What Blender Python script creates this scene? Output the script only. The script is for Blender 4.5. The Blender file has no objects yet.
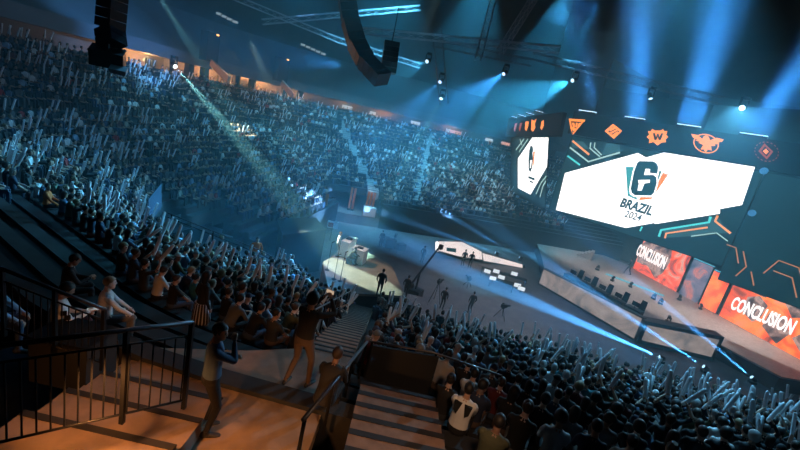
import bpy, bmesh, math, random
import numpy as np
from math import sin, cos, radians, pi, hypot, atan2, sqrt
from mathutils import Vector, Matrix, kdtree

rnd = random.Random(7)
S = bpy.context.scene
COL = S.collection

# ------------------------------------------------------------------ camera
F, PITCH, ROLL, EYE = 400.0, radians(14.5), radians(13.0), 12.5
cam_d = bpy.data.cameras.new('camera')
cam = bpy.data.objects.new('camera', cam_d)
COL.objects.link(cam)
cam_d.sensor_width = 36.0
cam_d.lens = 36.0 * F / 800.0
cam_d.clip_end = 400
fw = Vector((0, cos(PITCH), -sin(PITCH)))
up0 = Vector((0, sin(PITCH), cos(PITCH)))
rt0 = Vector((1, 0, 0))
# the photographer's camera leans: the horizon falls to the right
rt = rt0 * cos(ROLL) + up0 * sin(ROLL)
up = up0 * cos(ROLL) - rt0 * sin(ROLL)
M = Matrix((rt, up, -fw)).transposed().to_4x4()
M.translation = (0, 0, EYE)
cam.matrix_world = M
S.camera = cam


def ray(px, py):
    dx, dy = px - 400, py - 225
    xr = dx * cos(ROLL) + dy * sin(ROLL)
    yr = -dx * sin(ROLL) + dy * cos(ROLL)
    return np.array([xr / F, cos(PITCH) - yr / F * sin(PITCH), -(sin(PITCH) + yr / F * cos(PITCH))])


def at(px, py, Y=None, z=None):
    """the point of the hall seen at a spot of the photo, at depth Y or height z"""
    d = ray(px, py)
    t = Y / d[1] if Y is not None else (z - EYE) / d[2]
    return Vector((d[0] * t, d[1] * t, EYE + d[2] * t))


def proj(P):
    x, y, z = P[0], P[1], P[2] - EYE
    f = y * cos(PITCH) - z * sin(PITCH)
    if f < .05:
        return (-9999, -9999, f)
    dn = -(y * sin(PITCH) + z * cos(PITCH))
    xr, yr = F * x / f, F * dn / f
    return (400 + xr * cos(ROLL) - yr * sin(ROLL), 225 + xr * sin(ROLL) + yr * cos(ROLL), f)


# ------------------------------------------------------------------ materials
MATS = {}


def mat(name, col, rough=.7, metal=0., emit=None, es=1., alpha=None):
    if name in MATS:
        return MATS[name]
    m = bpy.data.materials.new(name)
    m.use_nodes = True
    b = m.node_tree.nodes['Principled BSDF']
    b.inputs['Base Color'].default_value = (*col, 1)
    b.inputs['Roughness'].default_value = rough
    b.inputs['Metallic'].default_value = metal
    if emit is not None:
        b.inputs['Emission Color'].default_value = (*emit, 1)
        b.inputs['Emission Strength'].default_value = es
    MATS[name] = m
    return m


def noisy(name, c1, c2, scale=3., rough=.8, detail=4., bump=0., emit=0.):
    """two tones mixed by object-space noise"""
    m = mat(name, c1, rough)
    nt = m.node_tree
    b = nt.nodes['Principled BSDF']
    tc = nt.nodes.new('ShaderNodeTexCoord')
    n = nt.nodes.new('ShaderNodeTexNoise')
    n.inputs['Scale'].default_value = scale
    n.inputs['Detail'].default_value = detail
    r = nt.nodes.new('ShaderNodeValToRGB')
    r.color_ramp.elements[0].position = .35
    r.color_ramp.elements[1].position = .65
    r.color_ramp.elements[0].color = (*c1, 1)
    r.color_ramp.elements[1].color = (*c2, 1)
    nt.links.new(tc.outputs['Object'], n.inputs['Vector'])
    nt.links.new(n.outputs['Fac'], r.inputs['Fac'])
    nt.links.new(r.outputs['Color'], b.inputs['Base Color'])
    if emit:
        nt.links.new(r.outputs['Color'], b.inputs['Emission Color'])
        b.inputs['Emission Strength'].default_value = emit
    if bump:
        bp = nt.nodes.new('ShaderNodeBump')
        bp.inputs['Strength'].default_value = bump
        nt.links.new(n.outputs['Fac'], bp.inputs['Height'])
        nt.links.new(bp.outputs['Normal'], b.inputs['Normal'])
    return m


def led(name, col, s=1.):
    """a lit screen or lamp surface: gives off light and reflects next to nothing"""
    return mat(name, (.01, .01, .01), .6, 0, col, s)


def ramp_led(name, stops, scale, strength=1., distort=1.5, detail=5.):
    m = led(name, (1, 1, 1), strength)
    nt = m.node_tree
    b = nt.nodes['Principled BSDF']
    tc = nt.nodes.new('ShaderNodeTexCoord')
    n = nt.nodes.new('ShaderNodeTexNoise')
    n.inputs['Scale'].default_value = scale
    n.inputs['Detail'].default_value = detail
    n.inputs['Distortion'].default_value = distort
    r = nt.nodes.new('ShaderNodeValToRGB')
    cr = r.color_ramp
    cr.elements[0].position, cr.elements[0].color = stops[0][0], (*stops[0][1], 1)
    cr.elements[1].position, cr.elements[1].color = stops[-1][0], (*stops[-1][1], 1)
    for p, c in stops[1:-1]:
        e = cr.elements.new(p)
        e.color = (*c, 1)
    nt.links.new(tc.outputs['Object'], n.inputs['Vector'])
    nt.links.new(n.outputs['Fac'], r.inputs['Fac'])
    nt.links.new(r.outputs['Color'], b.inputs['Emission Color'])
    return m


BLACK = mat('black drape', (.006, .007, .008), .9)
BLACKM = mat('black metal', (.012, .013, .015), .45, .6)
STEEL = mat('worn steel rail', (.10, .10, .11), .4, .8)
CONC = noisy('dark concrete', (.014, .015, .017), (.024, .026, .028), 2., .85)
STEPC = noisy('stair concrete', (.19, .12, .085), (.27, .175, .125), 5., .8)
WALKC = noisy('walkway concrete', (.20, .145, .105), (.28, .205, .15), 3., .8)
FLOORM = noisy('arena floor', (.10, .10, .11), (.14, .14, .15), 1.2, .55)
DECKM = noisy('stage deck', (.30, .27, .25), (.40, .36, .33), 2.5, .5)
ROOFM = noisy('roof sheets', (.035, .04, .045), (.05, .055, .06), .8, .9)
WHITE = mat('white plastic', (.75, .76, .78), .4)
STICKM = mat('white inflatable plastic', (.72, .78, .84), .35)

# ------------------------------------------------------------------ mesh helpers


class MB:
    def __init__(s):
        s.v, s.f, s.m = [], [], []

    def add(s, vs, fs, mi=0):
        o = len(s.v)
        s.v += [tuple(v) for v in vs]
        s.f += [tuple(i + o for i in f) for f in fs]
        s.m += [mi] * len(fs)
        return s

    def box(s, c, size, mi=0, rot=0., mtx=None):
        hx, hy, hz = size[0] / 2, size[1] / 2, size[2] / 2
        vs = [Vector((x, y, z)) for z in (-hz, hz) for x, y in ((-hx, -hy), (hx, -hy), (hx, hy), (-hx, hy))]
        R = mtx if mtx is not None else Matrix.Rotation(rot, 3, 'Z')
        vs = [R @ v + Vector(c) for v in vs]
        return s.add(vs, [(0, 3, 2, 1), (4, 5, 6, 7), (0, 1, 5, 4), (1, 2, 6, 5), (2, 3, 7, 6), (3, 0, 4, 7)], mi)

    def bar(s, a, b, w, h=None, mi=0):
        """square bar from a to b"""
        a, b = Vector(a), Vector(b)
        h = h or w
        d = (b - a)
        L = d.length
        d.normalize()
        u = Vector((0, 0, 1)) if abs(d.z) < .95 else Vector((0, 1, 0))
        x = d.cross(u).normalized()
        y = x.cross(d).normalized()
        vs = []
        for p in (a, b):
            for sx, sy in ((-1, -1), (1, -1), (1, 1), (-1, 1)):
                vs.append(p + x * sx * w / 2 + y * sy * h / 2)
        return s.add(vs, [(3, 2, 1, 0), (4, 5, 6, 7), (0, 1, 5, 4), (1, 2, 6, 5), (2, 3, 7, 6), (3, 0, 4, 7)], mi)

    def tube(s, pts, r, n=8, mi=0):
        """round tube along points; r a number or list"""
        P = [Vector(p) for p in pts]
        rs = r if isinstance(r, (list, tuple)) else [r] * len(P)
        vs, fs = [], []
        ref = None
        for i, p in enumerate(P):
            d = (P[min(i + 1, len(P) - 1)] - P[max(i - 1, 0)]).normalized()
            if ref is None:
                ref = Vector((0, 0, 1)) if abs(d.z) < .9 else Vector((0, 1, 0))
            x = d.cross(ref).normalized()
            y = x.cross(d).normalized()
            for k in range(n):
                a = 2 * pi * k / n
                vs.append(p + (x * cos(a) + y * sin(a)) * rs[i])
        for i in range(len(P) - 1):
            for k in range(n):
                fs.append((i * n + k, i * n + (k + 1) % n, (i + 1) * n + (k + 1) % n, (i + 1) * n + k))
        fs.append(tuple(reversed(range(n))))
        fs.append(tuple(range((len(P) - 1) * n, len(P) * n)))
        return s.add(vs, fs, mi)

    def lathe(s, prof, n=12, c=(0, 0, 0), mi=0, mtx=None):
        vs, fs = [], []
        c = Vector(c)
        for r, z in prof:
            for k in range(n):
                a = 2 * pi * k / n
                v = Vector((r * cos(a), r * sin(a), z))
                vs.append((mtx @ v if mtx is not None else v) + c)
        for i in range(len(prof) - 1):
            for k in range(n):
                fs.append((i * n + k, i * n + (k + 1) % n, (i + 1) * n + (k + 1) % n, (i + 1) * n + k))
        fs.append(tuple(reversed(range(n))))
        fs.append(tuple(range((len(prof) - 1) * n, len(prof) * n)))
        return s.add(vs, fs, mi)

    def prism(s, poly, z0, z1, mi=0):
        n = len(poly)
        vs = [(x, y, z0) for x, y in poly] + [(x, y, z1) for x, y in poly]
        fs = [tuple(reversed(range(n))), tuple(range(n, 2 * n))]
        fs += [(i, (i + 1) % n, n + (i + 1) % n, n + i) for i in range(n)]
        return s.add(vs, fs, mi)

    def sheet(s, pts, off, mi=0):
        """flat polygon with a thickness: pts and the same pts moved by off"""
        n = len(pts)
        off = Vector(off)
        vs = [Vector(p) for p in pts] + [Vector(p) + off for p in pts]
        fs = [tuple(reversed(range(n))), tuple(range(n, 2 * n))]
        fs += [(i, (i + 1) % n, n + (i + 1) % n, n + i) for i in range(n)]
        return s.add(vs, fs, mi)

    def build(s, name, mats, parent=None, smooth=False):
        me = bpy.data.meshes.new(name)
        me.from_pydata(s.v, [], s.f)
        mats = mats if isinstance(mats, (list, tuple)) else [mats]
        for m in mats:
            me.materials.append(m)
        if len(mats) > 1:
            me.polygons.foreach_set('material_index', s.m)
        if smooth:
            me.polygons.foreach_set('use_smooth', [True] * len(me.polygons))
        bm = bmesh.new()
        bm.from_mesh(me)
        bmesh.ops.recalc_face_normals(bm, faces=bm.faces)
        bm.to_mesh(me)
        bm.free()
        o = bpy.data.objects.new(name, me)
        COL.objects.link(o)
        if parent is not None:
            o.parent = parent
        return o


def tag(o, label, cat, group=None):
    o['label'] = label
    o['category'] = cat
    if group:
        o['group'] = group
    return o


def thing(name, label, cat, loc=(0, 0, 0), rz=0., group=None):
    o = bpy.data.objects.new(name, None)
    COL.objects.link(o)
    o.location = loc
    o.rotation_euler = (0, 0, rz)
    o.empty_display_size = .2
    return tag(o, label, cat, group)


def struct(o):
    o['kind'] = 'structure'
    return o


def stuff(o, label, cat):
    o['kind'] = 'stuff'
    return tag(o, label, cat)


def copy_tree(o, parent=None):
    c = o.copy()
    COL.objects.link(c)
    if parent is not None:
        c.parent = parent
    for ch in list(o.children):
        copy_tree(ch, c)
    return c


ORD = ('first second third fourth fifth sixth seventh eighth ninth tenth eleventh twelfth thirteenth fourteenth '
       'fifteenth sixteenth seventeenth eighteenth nineteenth twentieth').split()
TENS = ['twenty', 'thirty', 'forty', 'fifty', 'sixty', 'seventy', 'eighty', 'ninety']


def ordinal(n):
    if n <= 20:
        return ORD[n - 1]
    t, u = divmod(n, 10)
    return TENS[t - 2][:-1] + 'ieth' if u == 0 else TENS[t - 2] + '-' + ORD[u - 1]


def inpoly(x, y, P):
    r = False
    j = len(P) - 1
    for i in range(len(P)):
        xi, yi = P[i]
        xj, yj = P[j]
        if (yi > y) != (yj > y) and x < (xj - xi) * (y - yi) / (yj - yi) + xi:
            r = not r
        j = i
    return r


# ------------------------------------------------------------------ the bowl
FRONT = [(26, 16.6), (-1.5, 18.3), (-9.3, 22.6), (-6.3, 43.5), (14, 49.3), (30, 53)]
PATH = []          # (base x, base y, outward nx, ny, piece, t)


def mk_path():
    n = len(FRONT)
    nr = []
    for i in range(n - 1):
        ax, ay = FRONT[i]
        bx, by = FRONT[i + 1]
        L = hypot(bx - ax, by - ay)
        ux, uy = (bx - ax) / L, (by - ay) / L
        nr.append((-uy if False else uy * -1, ux) if False else (uy * 1.0 * -1, ux * 1.0))
    # outward is to the left of the travel direction A->B reversed: check by the camera side
    fix = []
    for i, (nx, ny) in enumerate(nr):
        mx, my = (FRONT[i][0] + FRONT[i + 1][0]) / 2, (FRONT[i][1] + FRONT[i + 1][1]) / 2
        if (mx - 8) * nx + (my - 32) * ny < 0:
            nx, ny = -nx, -ny
        fix.append((nx, ny))
    for i in range(n - 1):
        ax, ay = FRONT[i]
        bx, by = FRONT[i + 1]
        L = hypot(bx - ax, by - ay)
        k = max(2, int(L / 1.0))
        for j in range(k + 1):
            t = j / k
            PATH.append((ax + (bx - ax) * t, ay + (by - ay) * t, fix[i][0], fix[i][1], i, L * t))
        if i < n - 2:
            a0 = atan2(fix[i][1], fix[i][0])
            a1 = atan2(fix[i + 1][1], fix[i + 1][0])
            while a1 > a0 + pi:
                a1 -= 2 * pi
            while a1 < a0 - pi:
                a1 += 2 * pi
            k = max(2, int(abs(a1 - a0) / radians(6)))
            for j in range(1, k):
                a = a0 + (a1 - a0) * j / k
                PATH.append((bx, by, cos(a), sin(a), i + .5, a))


mk_path()
TREAD, NLOW = .8, 16
Z0 = 2.9
ROWS = []          # (d of the front of the tread, z of the tread, depth)
for i in range(NLOW):
    ROWS.append((i * TREAD, Z0 + .3 * i, TREAD))
ROWS.append((NLOW * TREAD, Z0 + .3 * NLOW, 1.2))
dd, zz = NLOW * TREAD + 1.2, Z0 + .3 * NLOW
for i in range(7):
    zz += .48
    ROWS.append((dd, zz, .85))
    dd += .85
DTOP, ZTOP = dd, zz + .35


def pos(k, d):
    b = PATH[k]
    return (b[0] + b[2] * d, b[1] + b[3] * d)


def gap_at(k, d):
    """where the stand is interrupted: side tunnel, the near cross aisle with its stairs, the far gate"""
    b = PATH[k]
    x, y = pos(k, d)
    if b[4] == 1 and b[5] > 3.6 and d < 5.5:
        return True
    if b[4] == 1.5 and d < 4.6:
        return True
    if b[4] == 2 and b[5] < 1.5 and d < 3:
        return True
    if -6.5 < x < 2.6 and y < 5.6:
        return True
    if d < 2.5 and (b[4] == 2.5 or (b[4] == 2 and b[5] > 17.2) or (b[4] == 3 and b[5] < 3.7)):
        return True
    return False


def build_bowl():
    mb = MB()
    for k in range(len(PATH) - 1):
        a, b = PATH[k], PATH[k + 1]
        for (d, z, dep) in ROWS:
            if gap_at(k, d + dep / 2):
                continue
            bench = dep < 1.
            P = [(d, z - (.3 if d < 12 else .5))]
            P += [(d, z), (d + dep - .34, z), (d + dep - .34, z + .40), (d + dep, z + .40)] if bench else [(d, z), (d + dep, z)]
            vs = []
            for (q, h) in P:
                vs.append((*pos(k, q), h))
                vs.append((*pos(k + 1, q), h))
            fs = [(2 * j, 2 * j + 1, 2 * j + 3, 2 * j + 2) for j in range(len(P) - 1)]
            # underside so that the steps are solid slabs
            o = len(vs)
            zb = z - .75
            vs += [(*pos(k, d + dep), zb), (*pos(k + 1, d + dep), zb), (*pos(k, d), zb), (*pos(k + 1, d), zb)]
            fs += [(o - 2, o - 1, o + 1, o), (o, o + 1, o + 3, o + 2), (o + 2, o + 3, 1, 0)]
            mb.add(vs, fs)
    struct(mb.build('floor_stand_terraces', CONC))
    # wall below the first row, wrapped in black
    mb = MB()
    for k in range(len(PATH) - 1):
        if gap_at(k, .2):
            continue
        vs = [(*pos(k, -.02), 0), (*pos(k + 1, -.02), 0), (*pos(k + 1, -.02), Z0 + .02), (*pos(k, -.02), Z0 + .02),
              (*pos(k, .1), 0), (*pos(k + 1, .1), 0), (*pos(k + 1, .1), Z0 + .02), (*pos(k, .1), Z0 + .02)]
        mb.add(vs, [(0, 1, 2, 3), (4, 7, 6, 5), (3, 2, 6, 7)])
    struct(mb.build('wall_arena_front', BLACK))
    # wall behind the last row, up to the concourse sill, and the concourse slab
    mb = MB()
    for k in range(len(PATH) - 1):
        if PATH[k][4] < .6:
            continue
        d0, d1 = DTOP, DTOP + .15
        vs = [(*pos(k, d0), ZTOP - 1), (*pos(k + 1, d0), ZTOP - 1), (*pos(k + 1, d0), ZTOP + .55), (*pos(k, d0), ZTOP + .55),
              (*pos(k, d1), ZTOP - 1), (*pos(k + 1, d1), ZTOP - 1), (*pos(k + 1, d1), ZTOP + .55), (*pos(k, d1), ZTOP + .55)]
        mb.add(vs, [(0, 1, 2, 3), (4, 7, 6, 5), (3, 2, 6, 7)])
    struct(mb.build('wall_concourse_sill', CONC))
    mb = MB()
    for k in range(len(PATH) - 1):
        if PATH[k][4] < .6:
            continue
        for d0, d1, z in ((DTOP, DTOP + 4, ZTOP - .3),):
            mb.add([(*pos(k, d0), z), (*pos(k + 1, d0), z), (*pos(k + 1, d1), z), (*pos(k, d1), z)], [(0, 1, 2, 3)])
    struct(mb.build('floor_concourse', CONC))
    mb = MB()
    for k in range(len(PATH) - 1):
        if PATH[k][4] < .6:
            continue
        d = DTOP + 3.4
        mb.add([(*pos(k, d), ZTOP - .3), (*pos(k + 1, d), ZTOP - .3), (*pos(k + 1, d), ZTOP + 3.2), (*pos(k, d), ZTOP + 3.2)], [(0, 1, 2, 3)])
    struct(mb.build('wall_concourse', mat('concourse wall', (.10, .085, .075), .8)))
    # upper tier: fascia, rows and back wall
    FZ0, FZ1 = ZTOP + 1.75, ZTOP + 2.9
    mb = MB()
    for k in range(len(PATH) - 1):
        if PATH[k][4] < .6:
            continue
        prof = [(DTOP + .7, FZ0), (DTOP + .5, FZ0), (DTOP + .5, FZ1), (DTOP + .62, FZ1), (DTOP + .62, FZ1 - .6)]
        d, z = DTOP + .62, FZ1 - .6
        for i in range(11):
            prof += [(d + .95, z), (d + .95, z + .42)]
            d += .95
            z += .42
        prof += [(d + 1.2, z), (d + 1.2, z + 1.6), (d + 1.5, z + 1.6), (d + 1.5, FZ0), (DTOP + .7, FZ0)]
        vs = []
        for (q, h) in prof:
            vs.append((*pos(k, q), h))
            vs.append((*pos(k + 1, q), h))
        mb.add(vs, [(2 * j, 2 * j + 1, 2 * j + 3, 2 * j + 2) for j in range(len(prof) - 1)],)
        mb.m[-len(prof) + 1:] = [1 if j < 3 else 0 for j in range(len(prof) - 1)]
    struct(mb.build('floor_upper_terraces', [mat('upper terrace paint', (.07, .08, .09), .8), mat('fascia paint', (.09, .10, .12), .6)]))
    return FZ0, FZ1, d + 1.2, z + 1.6


FZ0, FZ1, DRIM, ZRIM = build_bowl()

# floor and roof
o = MB().prism([(-60, -12), (75, -12), (75, 110), (-60, 110)], -.3, 0).build('floor', FLOORM)
struct(o)


def build_roof():
    mb = MB()
    c = (6, 30, ZRIM + 44)
    ks = [k for k in range(len(PATH)) if PATH[k][4] >= .6]
    rings = 6
    for k0, k1 in zip(ks, ks[1:]):
        for r in range(rings):
            q = []
            for kk, rr in ((k0, r), (k1, r), (k1, r + 1), (k0, r + 1)):
                x, y = pos(kk, DRIM + .2)
                t = rr / rings
                q.append((x + (c[0] - x) * t, y + (c[1] - y) * t, ZRIM + (c[2] - ZRIM) * (1 - (1 - t) ** 2)))
            mb.add(q, [(0, 1, 2, 3)])
    # the half over the stage and over the camera
    xs = [pos(ks[-1], DRIM + .2), (60, 70), (60, -20), (-30, -20), pos(ks[0], DRIM + .2)]
    for a, b in zip(xs, xs[1:]):
        for r in range(rings):
            q = []
            for p, rr in ((a, r), (b, r), (b, r + 1), (a, r + 1)):
                t = rr / rings
                q.append((p[0] + (c[0] - p[0]) * t, p[1] + (c[1] - p[1]) * t, ZRIM + (c[2] - ZRIM) * (1 - (1 - t) ** 2)))
            mb.add(q, [(0, 1, 2, 3)])
    struct(mb.build('ceiling', ROOFM))


build_roof()
# black drape behind the stage and around the open side
mb = MB()
Wp = [(24, 62), (36, 56), (42, 44), (44, 30), (44, -8)]
for a, b in zip(Wp, Wp[1:]):
    mb.bar((*a, 11), (*b, 11), .3, 24)
struct(mb.build('wall_stage_drape', BLACK))
mb = MB()
Wp = [(24, 62), (40, 74), (62, 60), (62, -12), (-34, -12), (-42, 10)]
for a, b in zip(Wp, Wp[1:]):
    mb.bar((*a, 13), (*b, 13), .3, 28)
struct(mb.build('wall_hall', BLACK))
#__PART2__

# ------------------------------------------------------------------ screens


class Plane:
    def __init__(s, p, n):
        s.p = Vector(p)
        s.n = Vector(n).normalized()
        if (Vector((0, 0, EYE)) - s.p).dot(s.n) < 0:
            s.n = -s.n                       # towards the seats

    def hit(s, px, py, off=0.):
        d = Vector(ray(px, py))
        o = Vector((0, 0, EYE))
        q = s.p + s.n * off
        return o + d * ((q - o).dot(s.n) / d.dot(s.n))

    def poly(s, pts, off=0.):
        return [s.hit(x, y, off) for x, y in pts]


def crop(pts, x0, y0, k):
    return [(x0 + x / k, y0 + y / k) for x, y in pts]


def flat(mb, pl, pts, off, mi=0, th=.02):
    mb.sheet(pl.poly(pts, off), pl.n * th, mi)


def line(mb, pl, pts, w, off, mi=0, th=.02):
    """a lit line on a screen: mitred strip of width w"""
    P = pl.poly(pts, off)
    n = len(P)
    L, R = [], []
    for i, p in enumerate(P):
        d = Vector((0, 0, 0))
        if i:
            d += (p - P[i - 1]).normalized()
        if i < n - 1:
            d += (P[i + 1] - p).normalized()
        d.normalize()
        x = d.cross(pl.n).normalized()
        L.append(p + x * w / 2)
        R.append(p - x * w / 2)
    for i in range(n - 1):
        mb.sheet([L[i], L[i + 1], R[i + 1], R[i]], pl.n * th, mi)


def text_mesh(body, size, name, material, parent, origin, xdir, ydir, sx=1., shear=0., bold=.0, th=.01, align='CENTER'):
    cu = bpy.data.curves.new(name, 'FONT')
    cu.body = body
    cu.size = size
    cu.align_x = align
    cu.align_y = 'CENTER'
    cu.offset = bold
    cu.extrude = th
    cu.shear = shear
    cu.resolution_u = 3
    tmp = bpy.data.objects.new('tmp', cu)
    COL.objects.link(tmp)
    bpy.context.view_layer.update()
    me = bpy.data.meshes.new_from_object(tmp.evaluated_get(bpy.context.evaluated_depsgraph_get()))
    bpy.data.objects.remove(tmp)
    x, y = Vector(xdir).normalized(), Vector(ydir).normalized()
    R = Matrix((x * sx, y, x.cross(y).normalized())).transposed().to_4x4()
    R.translation = origin
    me.transform(R)
    me.materials.clear()
    me.materials.append(material)
    o = bpy.data.objects.new(name, me)
    COL.objects.link(o)
    o.parent = parent
    return o


SCR_WHITE = led('screen white', (.93, .95, .95), 1.8)
SCR_DARK = ramp_led('screen deep teal', [(.3, (.006, .030, .042)), (.7, (.010, .045, .058))], .25)
SCR_DECO = led('screen grey teal', (.035, .12, .145), 1.)
SCR_TEAL = led('screen cyan line', (.08, .62, .62), 1.3)
SCR_PALE = led('screen pale line', (.45, .75, .72), 1.)
SCR_ORANGE = led('screen orange line', (.85, .32, .12), 1.3)
SCR_ORANGE_DIM = led('screen dim orange line', (.50, .20, .09), 1.)
SCR_LOGO = led('screen logo dark', (.010, .060, .080), 1.)
SCR_LTEAL = led('screen logo teal', (.06, .40, .42), 1.)
SCR_LGREEN = led('screen logo green', (.03, .20, .17), 1.)
SCR_LORANGE = led('screen logo orange', (.80, .24, .04), 1.3)
EMB = led('emblem orange', (.90, .27, .05), 1.6)
EMB_R = led('emblem red', (.42, .07, .04), 1.)

A0, D0 = Vector((16.5, 46.0)), Vector((.703, -.711)).normalized()


def MP(s_, z, off=0.):
    """a point of the main screen's plane: s along it, z up"""
    n = MAIN.n
    return Vector((A0.x + D0.x * s_, A0.y + D0.y * s_, z)) + n * off


MAIN = Plane((16.5, 46.0, 10), (.711, .703, 0))

# the centre screen
ms = thing('main_screen', 'huge centre LED screen showing a white polygon with the 6 BRAZIL 2024 logo', 'screen', (MP(8.1, 6.5)))
inv = Matrix.Translation(-ms.location)


def under(o, root):
    """parent o, built in world coordinates, under root"""
    o.parent = root
    o.matrix_parent_inverse = Matrix.Translation(-Vector(root.location))
    return o


def plane_box(mb, s0, s1, z0, z1, o0, o1, mi=0):
    c = [MP(s, z, o) for o in (o0, o1) for s, z in ((s0, z0), (s1, z0), (s1, z1), (s0, z1))]
    mb.add(c, [(0, 1, 2, 3), (7, 6, 5, 4), (0, 4, 5, 1), (1, 5, 6, 2), (2, 6, 7, 3), (3, 7, 4, 0)], mi)


mb = MB()
plane_box(mb, -.3, 16.4, 6.45, 14.95, -.35, -.03)
under(mb.build('cabinet', BLACKM), ms)
mb = MB()
plane_box(mb, -.22, 16.4, 6.53, 14.87, -.03, 0.)
under(mb.build('display_panel', SCR_DARK), ms)
mb = MB()
flat(mb, MAIN, [(565, 173), (638, 153), (646, 157.5), (664, 152.5), (755, 167), (742, 205), (720, 209), (720, 213.6), (655.5, 224), (654, 223), (626, 228), (556, 210)], .01)
under(mb.build('white_polygon', SCR_WHITE), ms)
for pts, o_ in (([(435, 303), (500, 310), (535, 355), (430, 345)], 0), ([(640, 320), (720, 330), (720, 372), (610, 392)], 0),
                ([(100, 135), (310, 100), (318, 80), (350, 72), (395, 150), (330, 150), (230, 163), (120, 170)], 1)):
    mb = MB()
    flat(mb, MAIN, crop(pts, 500, 90, 6) if o_ == 0 else crop(pts, 640, 200, 4.5), .005)
    under(mb.build('tinted_patch', SCR_DECO), ms)


def lines(pl, root, name, material, L):
    for pts, o_, w_ in L:
        mb = MB()
        line(mb, pl, crop(pts, 500, 90, 6) if o_ == 0 else crop(pts, 640, 200, 4.5) if o_ == 1 else pts, w_, .02)
        under(mb.build(name, material), root)


lines(MAIN, ms, 'cyan_line', SCR_TEAL, [([(405, 395), (480, 450)], 0, .18), ([(85, 165), (95, 135), (310, 100), (318, 75)], 1, .2), ([(0, 140), (10, 120)], 1, .15)])
lines(MAIN, ms, 'pale_line', SCR_PALE, [([(420, 345), (530, 430), (720, 375)], 0, .16), ([(545, 315), (540, 350), (600, 400)], 0, .12), ([(570, 315), (565, 345), (610, 390)], 0, .1), ([(230, 163), (345, 148), (395, 185)], 1, .09)])
lines(MAIN, ms, 'orange_line', SCR_ORANGE, [([(435, 305), (535, 388)], 0, .2), ([(112, 172), (118, 150), (305, 123)], 1, .16), ([(350, 70), (338, 95), (408, 150)], 1, .18)])
# the emblem: two-tone shield with a large figure 6
lg = lambda pts: crop(pts, 600, 100, 3.6)
mb = MB()
flat(mb, MAIN, lg([(93, 240), (122, 241), (120, 300), (134, 360), (100, 345)]), .03, 0)
flat(mb, MAIN, lg([(212, 255), (222, 256), (206, 300), (206, 262)]), .03, 1)
flat(mb, MAIN, lg([(226, 262), (246, 268), (186, 356), (140, 361), (150, 340), (190, 335)]), .03, 2)
under(mb.build('shield', [SCR_LTEAL, SCR_LGREEN, SCR_LORANGE]), ms)


def six(mb, q, mi_w, mi_d, o):
    six_o = [(134, 226), (142, 220), (192, 221), (204, 228), (210, 242), (206, 265), (179, 262), (181, 249), (164, 247), (158, 270), (192, 270), (203, 278),
             (204, 300), (194, 334), (184, 344), (126, 343), (114, 334), (111, 318), (122, 260)]
    cx, cy = 160, 283
    rim = [(cx + (x - cx) * 1.13, cy + (y - cy) * 1.10) for x, y in six_o]
    rim = [rim[i] for i in (0, 1, 2, 3, 4, 5, 11, 12, 13, 14, 15, 16, 17, 18)]
    flat(mb, *q(rim), o, mi_w)
    flat(mb, *q(six_o), o + .02, mi_d)
    # the opening of the figure and the small silhouette in it
    flat(mb, *q([(137, 288), (180, 287), (179, 298), (160, 300), (155, 312), (150, 326), (135, 326), (140, 302)]), o + .04, mi_w)


mb = MB()
six(mb, lambda p: (MAIN, lg(p)), 0, 1, .04)
under(mb.build('figure_six', [SCR_WHITE, SCR_LOGO]), ms)
tz = MP(8.33, 9.36, .05)
o = text_mesh('BRAZIL', 1.25, 'brazil_lettering', SCR_LOGO, None, tz, (D0.x, D0.y, 0), (0, 0, 1), .74, .12, .05)
under(o, ms)
o = text_mesh('2024', .98, 'year_lettering', SCR_LOGO, None, MP(8.37, 8.42, .05), (D0.x, D0.y, 0), (0, 0, 1), .78, .1, .012)
under(o, ms)

# the dark wing to its right
wg = thing('wing_screen', 'dark teal LED wing with thin orange angular lines beside the white centre screen', 'screen', MP(21, 5.3))
mb = MB()
plane_box(mb, 16.5, 27, 5.3, 14.95, -.35, -.03)
under(mb.build('cabinet', BLACKM), wg)
mb = MB()
plane_box(mb, 16.5, 26.95, 5.36, 14.87, -.03, 0)
under(mb.build('display_panel', SCR_DARK), wg)
lines(MAIN, wg, 'orange_line', SCR_ORANGE_DIM, [(q, 1, .09) for q in ([(390, 200), (432, 215), (443, 285)], [(465, 230), (478, 300), (430, 342)], [(500, 322), (512, 385)],
      [(555, 330), (625, 272), (715, 305), (735, 380)], [(600, 318), (685, 350), (705, 440)])])

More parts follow.
